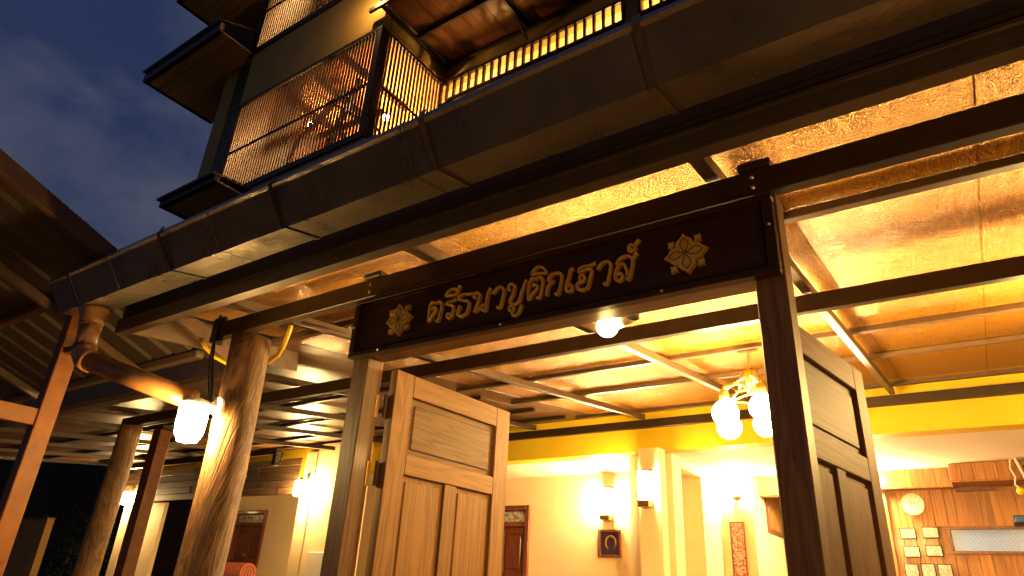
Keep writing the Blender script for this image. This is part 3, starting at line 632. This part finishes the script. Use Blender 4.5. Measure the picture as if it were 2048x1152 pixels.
# strokes that belong to one character
GROUPS = [(0, 1), (2,), (3, 4), (5,), (6, 7, 8), (9,), (10,), (11,), (12, 13), (14,), (15,), (16,), (17,), (18,), (19, 20, 21), (22, 23)]
for gi, gr in enumerate(GROUPS):
    bm = bmesh.new()
    for si, s in enumerate(gr):
        if s < len(STROKES): ribbon(bm, STROKES[s], .0112, 1.9545 - si * .0004, 1.9715)
    mk('letter', bm, 'gold', SB)
def emblem(cx, cz, s):
    y0, y1 = 1.952, 1.9715
    prof = []
    for q in range(4):
        for a, rr in ((-45, .60), (-40, .66), (-32, .74), (-22, .80), (-12, .83), (-5, .92), (0, 1.05), (5, .92), (12, .83), (22, .80), (32, .74), (40, .66)):
            th = math.radians(q * 90 + a + 94); prof.append((cx + math.cos(th) * rr * s, cz + math.sin(th) * rr * s))
    e = mk('emblem', prism_y(prof, y0, y1), 'gold', SB)
    for q in range(4):
        th = math.radians(q * 90 + 45 + 94); c = (cx + math.cos(th) * .90 * s, cz + math.sin(th) * .90 * s); p = []
        for k in range(8):
            a = th + k * math.pi / 4; rr = .22 if k % 2 == 0 else .12
            p.append((c[0] + math.cos(a) * rr * s, c[1] + math.sin(a) * rr * s))
        mk('petal_tip', prism_y(p, y0 + .002, y1), 'gold', e)
    ln = bmesh.new()
    for q in range(4):
        t0 = math.radians(q * 90 + 94)
        pts = []
        for a, rr in ((0, .03), (-24, .25), (-25, .45), (-19, .60), (0, .82), (19, .60), (25, .45), (24, .25), (0, .03)):
            th = t0 + math.radians(a); pts.append((cx + math.cos(th) * rr * s, cz + math.sin(th) * rr * s))
        for p, k in zip(pts, pts[1:]): bar((p[0], y0 - .0006, p[1]), (k[0], y0 - .0006, k[1]), .0026, .0012, (0, 1, 0), bm=ln)
    mk('petal_line', ln, 'ink', e)
emblem(-2.012, 2.688, .073); emblem(-.688, 2.684, .074)

# gate lamp behind the lintel
GL = thing('gate_lamp', 'bright bulb lamp fixed behind the lintel of the gate under the sign', 'lamp', (-1.07, 2.2, 2.56))
mk('bulb', ball((-1.115, 2.215, 2.585), .042, 20, 12), 'bulb_gate', GL, smooth=True)
mk('socket', tube([(-1.075, 2.215, 2.59), (-1.01, 2.20, 2.60)], [.022, .026], 14), 'white_plastic', GL, smooth=True)
mk('bracket', bx(-1.03, -.98, 2.101, 2.22, 2.59, 2.62, .002), 'black', GL)

# path lamp at the right, in front of the gate, just outside the frame: its warm light reaches the sign and gutter
PL = thing('path_lamp', 'low garden path lamp in front of the gate beyond the right edge', 'path lamp', (1.6, -.2, .05))
mk('stem', tube([(1.6, -.2, .05), (1.6, -.2, .82)], .022, 12), 'steel_dk', PL, smooth=True)
mk('collar', lathe([(.05, .82), (.06, .84), (.05, .86)], (1.6, -.2, 0), 16), 'steel_dk', PL)
mk('globe', ball((1.6, -.2, .95), .095, 20, 12), 'bulb_path', PL, smooth=True)

# ------------------------------------------------------------------ log posts
def log(name, label, x, y, z1, rad, seed, lean=(0, 0)):
    t = thing(name, label, 'post', (x, y, 0), 'log posts under the canopy')
    rnd = random.Random(seed); bm = bmesh.new(); seg = 28; nz_ = 34; rows = []
    ph_ = [rnd.uniform(0, 6) for _ in range(6)]; knots = [(rnd.uniform(0, 6.28), rnd.uniform(.5, z1 - .3), rnd.uniform(.006, .014)) for _ in range(9)]
    for i in range(nz_ + 1):
        z = z1 * i / nz_; row = []
        R0 = rad * (1.07 - .10 * z / z1)
        ox = .012 * math.sin(z * 1.9 + ph_[0]) + lean[0] * (z - z1); oy = .012 * math.sin(z * 1.6 + ph_[1]) + lean[1] * (z - z1)
        for k in range(seg):
            a = k * 2 * math.pi / seg
            rr = R0 * (1 + .035 * math.sin(2 * a + ph_[2] + z * .5) + .02 * math.sin(5 * a + ph_[3] + z * 1.3) + .012 * math.sin(9 * a + ph_[4]))
            for ka, kz, kh in knots:
                da = math.atan2(math.sin(a - ka), math.cos(a - ka)); rr += kh * math.exp(-(da / .3) ** 2 - ((z - kz) / .05) ** 2)
            row.append(bm.verts.new((x + ox + rr * math.cos(a), y + oy + rr * math.sin(a), z)))
        rows.append(row)
    for a, b in zip(rows, rows[1:]):
        for k in range(seg): bm.faces.new((a[k], a[(k + 1) % seg], b[(k + 1) % seg], b[k]))
    bm.faces.new(rows[0][::-1]); bm.faces.new(rows[-1])
    mk('trunk', bm, 'log', t, smooth=True)
    return t
log('log_post', 'thick knotty log post with the bright lamp, right of the downpipe', -3.34, 2.10, 2.868, .108, 5)
log('log_post', 'slimmer log post standing farther back, left of the lamp post', -7.52, 3.56, 3.047, .115, 9)
cp = thing('cap_plate', 'dark steel plate over the end of the beam on the lamp post', 'plate', (-3.5, 2.0, 2.87))
mk('plate', bx(-3.55, -3.44, 1.975, 1.998, 2.835, 2.985, .004), 'black', cp)
mk('flange', bx(-3.55, -3.525, 1.999, 2.05, 2.84, 2.98, .003), 'black', cp)
wp = thing('square_post', 'square brown timber post between the two log posts', 'post', (-8.33, 4.33, 0))
mk('timber', bx(-8.42, -8.24, 4.27, 4.42, 0, 3.24, .006), 'orange_steel', wp)
mk('cap', bx(-8.5, -8.16, 4.25, 4.44, 3.241, 3.28, .004), 'steel_dk', wp)

# lamp on the log post: white bulkhead lamp
def jar_lamp(name, label, c, mat, s=1, arm=None, group=None):
    t = thing(name, label, 'lamp', c, group)
    prof = [(.012, -.105), (.038, -.10), (.055, -.07), (.060, -.03), (.060, .03), (.054, .055)]
    b = lathe([(r_ * s, h * s) for r_, h in prof], c, 22)
    mk('shade', b, mat, t, smooth=True)
    mk('cap', lathe([(.058 * s, .056 * s), (.058 * s, .075 * s), (.03 * s, .085 * s)], c, 22), 'white_plastic', t, smooth=True)
    if arm: mk('arm', tube([Vector(c) + Vector((0, 0, .075 * s)), (Vector(c) + Vector(arm)) * .5 + Vector(c) * .5 + Vector((0, 0, .04)), Vector(c) + Vector(arm)], .014 * s, 10), 'white_plastic', t, smooth=True)
    if arm:
        e = Vector(c) + Vector(arm)
        mk('base', lathe([(.04 * s, -.012), (.04 * s, .004), (.03 * s, .012)], e, 18, axis='Y'), 'white_plastic', t)
    return t
jar_lamp('post_lamp', 'glowing white glass lamp on the front of the lamp post', (-3.375, 1.895, 2.36), 'bulb_log', 1.22, (.075, .085, .075))
cd = thing('lamp_cable', 'dark cable running down the log post to the bright lamp', 'cable', (-3.46, 2.0, 2.5))
mk('cable', tube([(-3.475, 1.965, 2.99), (-3.475, 1.965, 2.84), (-3.455, 1.97, 2.72), (-3.40, 1.965, 2.60), (-3.345, 1.965, 2.46)], .008, 8), 'black', cd, smooth=True)
mk('cable', tube([(-3.49, 1.97, 2.90), (-3.485, 1.968, 2.74), (-3.42, 1.96, 2.58), (-3.36, 1.96, 2.46)], .005, 8), 'black', cd, smooth=True)
hs = thing('yellow_hose', 'yellow hose looping behind the top of the lamp post', 'hose', (-3.3, 2.25, 2.7))
mk('hose', tube([(-3.98, 2.16, 2.99), (-3.93, 2.18, 2.93), (-3.83, 2.2, 2.86), (-3.70, 2.23, 2.80), (-3.52, 2.26, 2.775), (-3.36, 2.26, 2.78), (-3.25, 2.24, 2.80), (-3.17, 2.21, 2.84), (-3.12, 2.19, 2.90), (-3.11, 2.19, 2.97)], .013, 10), 'hose', hs, smooth=True)
rl = thing('twin_rail', 'pair of thin steel rails behind the beam beside the lamp post', 'rail', (-3.1, 2.4, 2.95))
for dz in (0, .022): mk('rod', tube([(-3.14 + dz, 2.22, 2.96 + dz), (-2.98 + dz, 2.62, 2.965 + dz)], .006, 8), 'steel', rl, smooth=True)
mk('clamp', bx(-3.20, -3.08, 2.17, 2.23, 2.94, 3.0, .004), 'black', rl); mk('clamp', bx(-3.01, -2.93, 2.60, 2.65, 2.95, 3.02, .004), 'black', rl)

# pillar lamps
def shade_lamp(x, y, z, label):
    t = thing('pillar_lamp', label, 'lamp', (x, y, z), 'lamps on the forecourt pillars')
    mk('shade', lathe([(.03, -.13), (.085, -.125), (.095, -.09), (.095, .09), (.07, .11)], (x, y, z), 20), 'bulb_pillar', t, smooth=True)
    mk('cap', lathe([(.072, .111), (.06, .13), (.02, .15)], (x, y, z), 20), 'black', t)
    mk('arm', tube([(x, y, z + .145), (x, y + .04, z + .2), (x, 7.325, z + .2)], .013, 8), 'black', t)
    mk('bracket', bx(x - .035, x + .035, 7.31, 7.329, z + .15, z + .25, .003), 'black', t)
shade_lamp(-9.12, 7.20, 3.0, 'shaded lamp on the cream pillar just left of the gate post')
shade_lamp(-14.5, 7.20, 3.0, 'shaded lamp on the far pillar between the log posts')

# wall lanterns
def lantern(x, y, z, label, s=1):
    t = thing('wall_lantern', label, 'lantern', (x, y, z), 'box lanterns on the cream walls')
    w, h = .085 * s, .20 * s
    mk('glass', bx(x - w, x + w, y - .13, y - .012, z - h, z + h, .012), 'bulb_lantern', t)
    fr = bmesh.new()
    for dx in (-w, -.012, w - .008): box(fr, x + dx, x + dx + .008, y - .1345, y - .1315, z - h, z + h)
    for dx in (-w - .0045, w + .0015): box(fr, x + dx, x + dx + .003, y - .08, y - .07, z - h, z + h)
    mk('frame_bar', fr, 'ink', t)
    mk('base', bx(x - w - .003, x + w + .003, y - .134, y, z - h - .075, z - h - .001, .004), 'brass', t)
    mk('cap', bx(x - w - .003, x + w + .003, y - .134, y, z + h + .001, z + h + .006, .002), 'ink', t)
    mk('back_plate', bx(x - .05, x + .05, y - .011, y, z - h, z + h + .04), 'brass', t)
lantern(-4.385, 8.699, 2.85, 'box lantern on the back wall above the small square picture', .86)
lantern(-3.20, 7.33, 2.81, 'box lantern on the front cream pillar right of the other lantern', .78)

# scroll wall lamp
sc = thing('scroll_wall_lamp', 'round glass wall lamp on a brass scroll above the flower painting', 'wall lamp', (-2.80, 9.39, 2.95))
mk('globe', ball((-2.78, 9.27, 3.03), .085, 20, 12, (1, 1, .9)), 'bulb_small', sc, smooth=True)
mk('cup', lathe([(.02, -.10), (.05, -.085), (.085, -.05), (.075, -.045)], (-2.78, 9.27, 3.0), 20), 'brass', sc, smooth=True)
mk('scroll', tube([(-2.78, 9.27, 2.90), (-2.78, 9.26, 2.86), (-2.80, 9.29, 2.83), (-2.83, 9.33, 2.87), (-2.83, 9.39, 2.90)], .009, 8), 'brass', sc, smooth=True)
mk('drop', tube([(-2.85, 9.385, 2.92), (-2.85, 9.385, 2.72)], .006, 6), 'brass', sc)
# small globe in reception
gb = thing('reception_globe', 'small glowing globe under the ceiling beside the plank wall', 'lamp', (-1.2, 9.6, 3.2))
mk('globe', ball((-1.21, 9.5, 3.12), .07, 18, 10), 'bulb_reception', gb, smooth=True)
mk('mount', lathe([(.03, .065), (.05, .128)], (-1.21, 9.5, 3.12), 16), 'brass', gb)

# chandelier with four globes
CH = thing('chandelier', 'four globe rope and brass hanging lamp beyond the open gate', 'chandelier', (-1.36, 4.8, 3.2))
cx, cy = -1.26, 4.76
mk('hook_plate', bx(cx - .07, cx + .07, cy - .02, cy + .02, 3.315, 3.328, .002), 'ink', CH)
mk('chain', tube([(cx, cy, 3.315), (cx + .006, cy, 3.27), (cx - .004, cy, 3.2), (cx, cy, 3.15)], .008, 8), 'brass', CH)
mk('hub', lathe([(.03, .07), (.06, .06), (.06, -.04), (.035, -.06), (.02, -.10)], (cx, cy, 3.10), 20), 'brass', CH, smooth=True)
for k, (dx, dy) in enumerate(((-.12, -.25), (-.22, .14), (.146, -.31), (.04, .16))):
    A_ = Vector((cx, cy, 3.04)); B_ = Vector((cx + dx, cy + dy, 2.97))
    mid = (A_ + B_) / 2 + Vector((0, 0, .045))
    a_ = mk('arm', tube([A_, mid, B_ + Vector((0, 0, .02)), B_], .011, 8), 'brass', CH, smooth=True)
    # twisted rope over the arm
    P = []
    for i in range(41):
        t_ = i / 40; c = A_.lerp(B_, t_) + Vector((0, 0, .10 * (1 - t_) ** 2 + .03 * math.sin(math.pi * t_))); P.append(c + Vector((math.cos(i * 1.3) * .008, math.sin(i * 1.3) * .008, 0)))
    mk('rope', tube(P, .006, 6), 'white_plastic', CH)
    mk('socket', lathe([(.028, 0), (.034, -.03), (.034, -.07), (.022, -.075)], B_, 16), 'brass', CH, smooth=True)
    mk('globe', ball(B_ + Vector((0, 0, -.16)), .088, 22, 14), 'bulb_globe', CH, smooth=True)
ri = bmesh.new(); tube([(cx + math.cos(a) * .17, cy + math.sin(a) * .13, 2.955 - .02 * math.sin(a * 2)) for a in [k * math.pi / 12 for k in range(25)]], .008, 8, ri)
mk('ring', ri, 'brass', CH, smooth=True)
# second hanging lamp just past the right edge of the frame (its light fills the right bay)
C2 = copy_tree(CH, (2.02, -.1, -.01))
for o_ in C2.children_recursive:
    if o_.name.startswith('globe'):
        o_.data = o_.data.copy(); o_.data.materials[0] = M['bulb_globe_dim']
C2['label'] = 'second hanging globe lamp beyond the right edge of the frame'
C2['group'] = CH['group'] = 'hanging globe lamps under the canopy'

# small wall things on the left pillar
for (x, z, rz_, h_, lb) in ((-8.22, 2.92, .10, .13, 'upper round cream meter cover beside the pillar lamp'), (-8.42, 2.64, .14, .24, 'lower oval cream meter cover beside the gate post')):
    t = thing('meter_cover', lb, 'meter', (x, 7.34, z), 'oval meter covers on the cream wall')
    b = bmesh.new(); prof = [(x + math.cos(a) * rz_, z + math.sin(a) * h_) for a in [k * math.pi / 12 for k in range(24)]]
    prism_y(prof, 7.30, 7.349, b); mk('cover', b, 'white_plastic', t)
    mk('glass', lathe([(rz_ * .55, 0), (rz_ * .5, -.02)], (x, 7.299, z + h_ * .2), 20, axis='Y'), 'white_plastic', t)
nb = thing('notice_board', 'white notice board with a blue sign behind the left gate post', 'notice board', (-8.5, 7.33, 1.5))
mk('board', bx(-8.82, -8.25, 7.32, 7.348, 1.5, 2.05, .003), 'white_plastic', nb); mk('blue_sign', bx(-8.46, -8.28, 7.312, 7.319, 1.72, 2.0, .001), 'blue', nb)
mk('figure', ball((-8.35, 7.31, 1.85), .03, 12, 8, (1, 1, 1.4)), 'white_plastic', nb)
jb = thing('junction_box', 'black junction box with looping cable at the beam end above the pillar lamp', 'junction box', (-9.0, 6.5, 3.3))
mk('box', bx(-8.98, -8.90, 6.46, 6.54, 3.22, 3.386, .004), 'black', jb); mk('cable', tube([(-8.9, 6.5, 3.26), (-8.82, 6.5, 3.24), (-8.80, 6.5, 3.32), (-8.83, 6.5, 3.39)], .008, 8), 'black', jb)
# rolled mats
for i, (dx, dz, rr) in enumerate(((0, 0, .17), (-.10, -.26, .15))):
    t = thing('rolled_mat', ('red ribbed rolled mat on top in front of door 101', 'lower red rolled mat under the other one')[i], 'mat', (-11.6 + dx, 8.2, 1.6), 'rolled red mats')
    for k in range(2):
        c = (0, 8.2 + k * .12 + dz * .3, 1.76 + dz + k * .02)
    bm = bmesh.new(); prof = []
    for k in range(56):
        a = k * 2 * math.pi / 56; q = rr * (1 + .05 * (k % 2)); prof.append((8.15 + math.cos(a) * q, 1.72 + dz + math.sin(a) * q))
    prism_x(prof, -12.75 + dx, -11.35 + dx, bm); mk('roll', bm, 'red_mat', t)
    sp = bmesh.new(); P = [(-11.345 + dx, 8.15 + math.cos(a) * (rr * a / 19), 1.72 + dz + math.sin(a) * (rr * a / 19)) for a in [k * .45 for k in range(1, 42)]]
    tube(P, .009, 5, sp); mk('roll_end', sp, 'room_door', t)
    mk('strap', tube([(-12.1 + dx, 8.15 + math.cos(a) * rr * 1.06, 1.72 + dz + math.sin(a) * rr * 1.06) for a in [k * math.pi / 12 for k in range(25)]], .012, 6), 'black', t)
ct = thing('mat_cart', 'dark stand carrying the rolled mats by door 101', 'stand', (-12, 8.15, .95))
mk('top', bx(-12.9, -11.2, 7.98, 8.34, 1.22, 1.26), 'black_wood', ct)
for x in (-12.8, -11.3): mk('leg', bx(x - .03, x + .03, 8.1, 8.2, .95, 1.22), 'black_wood', ct)
# tasselled cord near the right edge
ts = thing('hanging_tassel', 'pale cord with a flower tassel hanging by the plank wall', 'tassel', (.33, 9.3, 3.2))
mk('rod', tube([(.30, 9.15, 3.28), (.42, 9.15, 2.75)], .014, 8), 'white_plastic', ts)
mk('cord', tube([(.26, 9.14, 3.24), (.24, 9.14, 3.14), (.27, 9.14, 3.05), (.25, 9.14, 2.97), (.28, 9.14, 2.93)], .008, 6), 'white_plastic', ts)
mk('flower', ball((.285, 9.14, 2.90), .04, 8, 5), 'hose', ts)
dk = thing('dark_wood_post', 'dark wooden post at the right edge beside the hanging tassel', 'post', (.55, 9.0, .95))
mk('post', bx(.42, .55, 9.0, 9.12, .95, 3.24, .004), 'room_door', dk)

# ------------------------------------------------------------------ upper building
T = thing('upper_building', 'tall olive upper storeys with lit slatted balconies above the canopy', 'building', (-10, 9, 0))
# front block: x -15.0..-9.5, y 7.5
def solid(nm, *a, mat='tower'): return mk(nm, bx(*a), mat, T)
solid('wall', -15.0, -9.5, 7.5, 9.9, 4.351, 10.28)
solid('wall', -15.0, -9.5, 7.5, 7.7, 13.45, 15.35)
solid('wall', -15.0, -9.5, 7.5, 7.7, 18.6, 21.5)
solid('wall', -15.0, -9.5, 9.9, 10.1, 10.29, 21.5, mat='tower_in')
solid('floor_slab', -14.99, -9.51, 7.71, 9.89, 10.18, 10.3)
solid('ceiling_slab', -14.98, -9.52, 7.71, 9.89, 13.46, 13.58, mat='tower_in')
solid('ceiling_slab', -14.98, -9.52, 7.71, 9.89, 18.6, 18.7, mat='slat_in')
solid('wall', -15.0, -14.8, 7.72, 9.89, 10.31, 13.45, mat='tower_in')
solid('wall', -9.7, -9.5, 7.72, 9.89, 13.6, 21.5, mat='tower')
solid('wall', -15.0, -14.8, 7.72, 9.89, 13.6, 21.5)
# left rear volume
solid('wall', -18.0, -15.02, 9.0, 12.5, 0, 8.5, mat='dark_wall'); solid('wall', -18.0, -15.02, 9.0, 12.5, 8.501, 15.5)  # lower part coloured dark as shade below the roof
mk('window', bx(-15.755, -15.03, 7.62, 8.99, 10.5, 15.2, .01), 'black_wood', T)
solid('wall', -16.40, -15.76, 7.60, 8.99, 10.5, 15.3)
# recessed wall to the right
solid('wall', -9.49, 8, 9.7, 9.9, 13.36, 21.5)
solid('wall', -9.49, 8, 9.7, 9.9, 4.36, 12.80)
for x0, x1 in ((-4.42, -4.05), (.5, .9)): solid('wall', x0, x1, 9.701, 9.899, 12.801, 13.359)
solid('wall', -9.4, 8, 11.2, 11.3, 12.0, 14.6, mat='slat_in')
solid('ceiling_slab', -9.4, 8, 9.91, 11.19, 13.55, 13.65, mat='slat_in')
solid('floor_slab', -9.4, 8, 9.91, 11.19, 12.2, 12.3)
solid('wall', -9.49, -9.41, 9.91, 11.19, 12.31, 13.54, mat='slat_in')
# slatted screens
def screen(x0, x1, y, z0, z1, n, rails, lab=None):
    sc_ = bpy.data.objects.new('slatted_screen', None); COL.objects.link(sc_); sc_.parent = T; sc_.location = Vector(((x0 + x1) / 2, y, z0)) - wloc(T)
    fr = bmesh.new(); fw = .16
    box(fr, x0, x1, y - .06, y + .04, z0, z0 + fw); box(fr, x0, x1, y - .06, y + .04, z1 - .09, z1)
    box(fr, x0, x0 + fw, y - .055, y + .04, z0 + fw + .001, z1 - .091); box(fr, x1 - fw, x1, y - .055, y + .04, z0 + fw + .001, z1 - .091)
    mk('frame', fr, 'slat', sc_)
    st = (x1 - x0 - 2 * fw) / n
    s0 = mk('slat', bx(x0 + fw + st * .5 - .022, x0 + fw + st * .5 + .022, y - .02, y + .02, z0 + fw, z1 - .09), 'slat', sc_)
    for k in range(1, n): copy_part(s0, sc_, (st * k, 0, 0))
    for zz in rails: mk('rail', bx(x0 + fw, x1 - fw, y - .045, y - .021, zz, zz + .07), 'slat', sc_)
screen(-15.05, -9.45, 7.5, 10.29, 13.45, 48, (11.75,))
screen(-15.15, -9.45, 7.5, 15.36, 18.6, 48, (16.95,))
# side screen facing +x
ss = bpy.data.objects.new('slatted_screen', None); COL.objects.link(ss); ss.parent = T; ss.location = Vector((-9.5, 8.6, 10.3)) - wloc(T)
fr = bmesh.new(); box(fr, -9.56, -9.46, 7.56, 9.69, 10.3, 10.4); box(fr, -9.56, -9.46, 7.56, 9.69, 13.37, 13.45); box(fr, -9.56, -9.46, 7.56, 7.72, 10.401, 13.369); box(fr, -9.56, -9.46, 9.62, 9.69, 10.401, 13.369)
mk('frame', fr, 'slat', ss)
s0 = mk('slat', bx(-9.53, -9.485, 7.80 - .02, 7.80 + .02, 10.4, 13.37), 'slat', ss)
for k in range(1, 17): copy_part(s0, ss, (0, .113 * k, 0))
mk('rail', bx(-9.484, -9.46, 7.72, 9.62, 11.8, 11.86), 'slat', ss)
# slot windows with short bars
for x0, x1, n in ((-9.3, -4.43, 21), (-4.04, .49, 19)):
    ws = bpy.data.objects.new('slot_window', None); COL.objects.link(ws); ws.parent = T; ws.location = Vector(((x0 + x1) / 2, 9.7, 12.8)) - wloc(T)
    mk('sill', bx(x0, x1, 9.62, 9.698, 12.74, 12.80), 'slat', ws); mk('head', bx(x0, x1, 9.62, 9.698, 13.34, 13.40), 'slat', ws)
    st = (x1 - x0) / n
    s0 = mk('bar', bx(x0 - .03, x0 + .03, 9.63, 9.70, 12.801, 13.339), 'slat', ws)
    for k in range(1, n + 1): copy_part(s0, ws, (st * k, 0, 0))
# canopy over the recess
cnp = bpy.data.objects.new('wood_canopy', None); COL.objects.link(cnp); cnp.parent = T; cnp.location = Vector((-3, 8.2, 13.5)) - wloc(T)
x = -9.35
while x < 6:
    mk('board', bx(x + .006, x + .634, 7.33, 9.69, 13.99 + random.uniform(0, .006), 14.03), 'canopy_wood', cnp); x += .64
for y in (7.25, 8.45, 9.61): mk('beam', bx(-9.8 if y < 7.4 else -9.45, 6, y, y + .07, 13.86, 13.98, .004), 'black_wood', cnp)
for x in (-9.46, -6.95, -4.4, -1.8): mk('rafter', bx(x, x + .07, 7.325, 9.605, 13.87, 13.985, .004), 'black_wood', cnp)
for x in (-6.95, -4.4): mk('bracket', bar((x + .035, 9.66, 13.55), (x + .035, 9.2, 13.86), .06, .06), 'black_wood', cnp)
# eaves on the left
def eave(nm, x0, x1, y0, y1, z, th=.25, nb_=8, rise=1.1):
    e = bpy.data.objects.new(nm, None); COL.objects.link(e); e.parent = T; e.location = Vector(((x0 + x1) / 2, (y0 + y1) / 2, z)) - wloc(T)
    h = (y1 - y0) / nb_
    for k in range(nb_): mk('soffit_board', bx(x0 + .12, x1, y0 + .14 + k * h * .94 + .006, y0 + .14 + (k + 1) * h * .94 - .006, z + random.uniform(0, .008), z + .04), 'soffit', e)
    fs = bmesh.new(); box(fs, x0, x1, y0, y0 + .12, z - .02, z + th); box(fs, x0, x0 + .12, y0 + .121, y1, z - .02, z + th * .6)
    mk('fascia', fs, 'black_wood', e)
    rs = bmesh.new(); v = [rs.verts.new(p) for p in ((x0 - .05, y0 - .08, z + th), (x1, y0 - .08, z + th), (x1, y1, z + th + rise), (x0 - .05, y1, z + th + rise), (x0 - .05, y0 - .08, z + th + .06), (x1, y0 - .08, z + th + .06), (x1, y1, z + th + rise + .06), (x0 - .05, y1, z + th + rise + .06))]
    for q in ((0, 1, 2, 3), (7, 6, 5, 4), (0, 4, 5, 1), (1, 5, 6, 2), (2, 6, 7, 3), (3, 7, 4, 0)): rs.faces.new([v[i] for i in q])
    mk('roof_slope', rs, 'black_wood', e)
eave('eave', -19.05, -15.06, 6.4, 8.75, 15.4, .32)
eave('eave', -18.1, -15.16, 6.2, 8.4, 18.05, .32)
eave('eave', -15.3, -13.0, 6.4, 7.42, 9.75, .14, 4, .12)
# lamps inside the storeys
for x, y, z, lb in ((-13.2, 8.6, 12.9, 'bare lamp inside the lower slatted balcony, left one'), (-10.9, 9.2, 12.6, 'bare lamp inside the lower slatted balcony, right one'), (-12.6, 8.5, 18.1, 'bare lamp inside the upper slatted balcony'), (-8.2, 10.5, 12.5, 'lamp behind the slot windows, left end'), (-5.2, 10.5, 12.5, 'lamp behind the middle of the slot windows'), (-1.6, 10.5, 12.5, 'lamp behind the right slot windows')):
    t = thing('balcony_lamp', lb, 'lamp', (x, y, z), 'lamps inside the upper storeys')
    mk('bulb', ball((x, y, z), .09, 14, 8), 'bulb_slot' if y > 10 else 'bulb_tower', t, smooth=True); mk('socket', lathe([(.03, .085), (.04, .16)], (x, y, z), 12), 'black', t)
el = thing('eave_lamp', 'small bare lamp beside the corner of the dark wooden canopy', 'lamp', (-9.7, 7.2, 14.4))
mk('bulb', ball((-9.7, 6.98, 14.3), .036, 14, 8), 'bulb_tower', el, smooth=True); mk('socket', tube([(-9.7, 6.98, 14.35), (-9.7, 7.15, 14.4), (-9.7, 7.5, 14.4)], .02, 8), 'black', el)
# crossed poles added in the balcony to throw diagonal shadows
rk = thing('shadow_poles', 'crossed poles added to throw shadows in the lower slatted balcony', 'poles', (-12, 8.4, 10.3))
for a, b in (((-13.9, 8.2, 11.3), (-11.6, 8.4, 13.3)), ((-12.4, 8.2, 13.2), (-10.4, 8.6, 11.6)), ((-14.4, 8.5, 12.3), (-10.2, 8.5, 12.0)), ((-11.9, 8.1, 10.4), (-11.0, 8.3, 13.2))):
    mk('pole', bar(a, b, .16, .05), 'black_wood', rk)
for x in (-13.4, -12.2, -11.0): mk('beam', bx(x, x + .12, 7.75, 9.85, 13.30, 13.44), 'black_wood', T)  # ceiling beams added for the shadow pattern behind the slats

# ------------------------------------------------------------------ neighbour shed on the left
NB = thing('shed_roof', 'old corrugated shed roof sloping down at the left edge on orange steel', 'shed roof', (-6, 1.4, 0))
SN = -.388
def zn(y): return 3.315 + SN * (y - 1.5)
def ribbed(x0, x1, y0, y1):
    bm = bmesh.new(); prof = []
    x = x0
    while x < x1 - .01:
        for dx, dz in ((0, 0), (.02, .028), (.055, .028), (.075, 0)): prof.append((min(x + dx, x1), dz))
        x += .252
    prof.append((x1, 0))
    a = [bm.verts.new((px_, y0, zn(y0) + dz)) for px_, dz in prof]; b = [bm.verts.new((px_, y1, zn(y1) + dz)) for px_, dz in prof]
    for k in range(len(prof) - 1): bm.faces.new((a[k], b[k], b[k + 1], a[k + 1]))
    return bm
x = -4.06
for k in range(8):
    o = mk('roof_sheet', ribbed(x - .76, x, -.8, 2.38), 'shed_sheet', NB)
    sm = o.modifiers.new('thickness', 'SOLIDIFY'); sm.thickness = .004
    x -= .755
mk('rake_board', bar((-4.03, -.8, zn(-.8) + .0), (-4.03, 2.40, zn(2.40) + .0), .05, .10, bev=.004), 'shed_rake', NB)
for y in (.35, 1.62, 2.3): mk('purlin', bar((-10, y, zn(y) - .035), (-4.2, y, zn(y) - .035), .055, .05, bev=.003), 'orange_steel' if y == 1.62 else 'steel', NB)
for x in (-4.9, -6.5, -8.1): mk('rafter', bar((x, -.7, zn(-.7) - .095), (x, 2.3, zn(2.3) - .095), .05, .055, bev=.003), 'steel', NB)
np_ = thing('steel_post', 'rust orange square steel post with a side arm left of the downpipe', 'post', (-4.66, 1.68, 0))
mk('post', bx(-4.70, -4.60, 1.63, 1.735, 0, 3.17, .005), 'orange_steel', np_)
mk('side_arm', bx(-4.69, -4.612, .2, 1.629, 2.375, 2.475, .004), 'orange_steel', np_)
mk('brace', bx(-4.60, -4.45, 1.65, 1.71, 2.83, 2.87, .003), 'orange_steel', np_)
# dark shed walls behind on the left
DW = thing('back_shed', 'low brown shed wall in the dark behind the posts at lower left', 'shed', (-18, 7, 0))
mk('wall', bx(-22, -17.75, 7.2, 7.35, 0, 2.65), 'shed_wall', DW); mk('cap_strip', bx(-22, -17.74, 7.18, 7.37, 2.651, 2.68), 'steel_dk', DW)
BW = thing('boundary_wall', 'tall unlit wall far behind the left bays', 'wall', (-24, 9, 0))
mk('wall', bx(-60, -18.05, 10.5, 10.7, 0, 9), 'dark_wall', BW); mk('coping', bx(-60, -18.04, 10.44, 10.76, 9.001, 9.08), 'steel_dk', BW)
BH = thing('clipped_bush', 'dim leafy bush in front of the dark wall at lower left', 'bush', (-16.8, 8.2, 0))
lm = bmesh.new(); rnd = random.Random(4)
for k in range(2600):
    c = Vector((-19.2 + rnd.gauss(0, .65), 9.2 + rnd.gauss(0, .4), 1.4 + rnd.gauss(0, .65)))
    if c.z < .1: continue
    d = Vector((rnd.uniform(-1, 1), rnd.uniform(-1, 1), rnd.uniform(-1, 1))).normalized(); s_ = d.orthogonal().normalized(); w = rnd.uniform(.03, .06)
    vs = [lm.verts.new(c + d * w * 1.6), lm.verts.new(c + s_ * w * .7), lm.verts.new(c - d * w * 1.6), lm.verts.new(c - s_ * w * .7)]
    lm.faces.new(vs)
mk('leaves', lm, 'foliage', BH); mk('stem', tube([(-19.2, 9.2, 0), (-19.2, 9.2, 1.4)], .05, 8), 'log', BH)
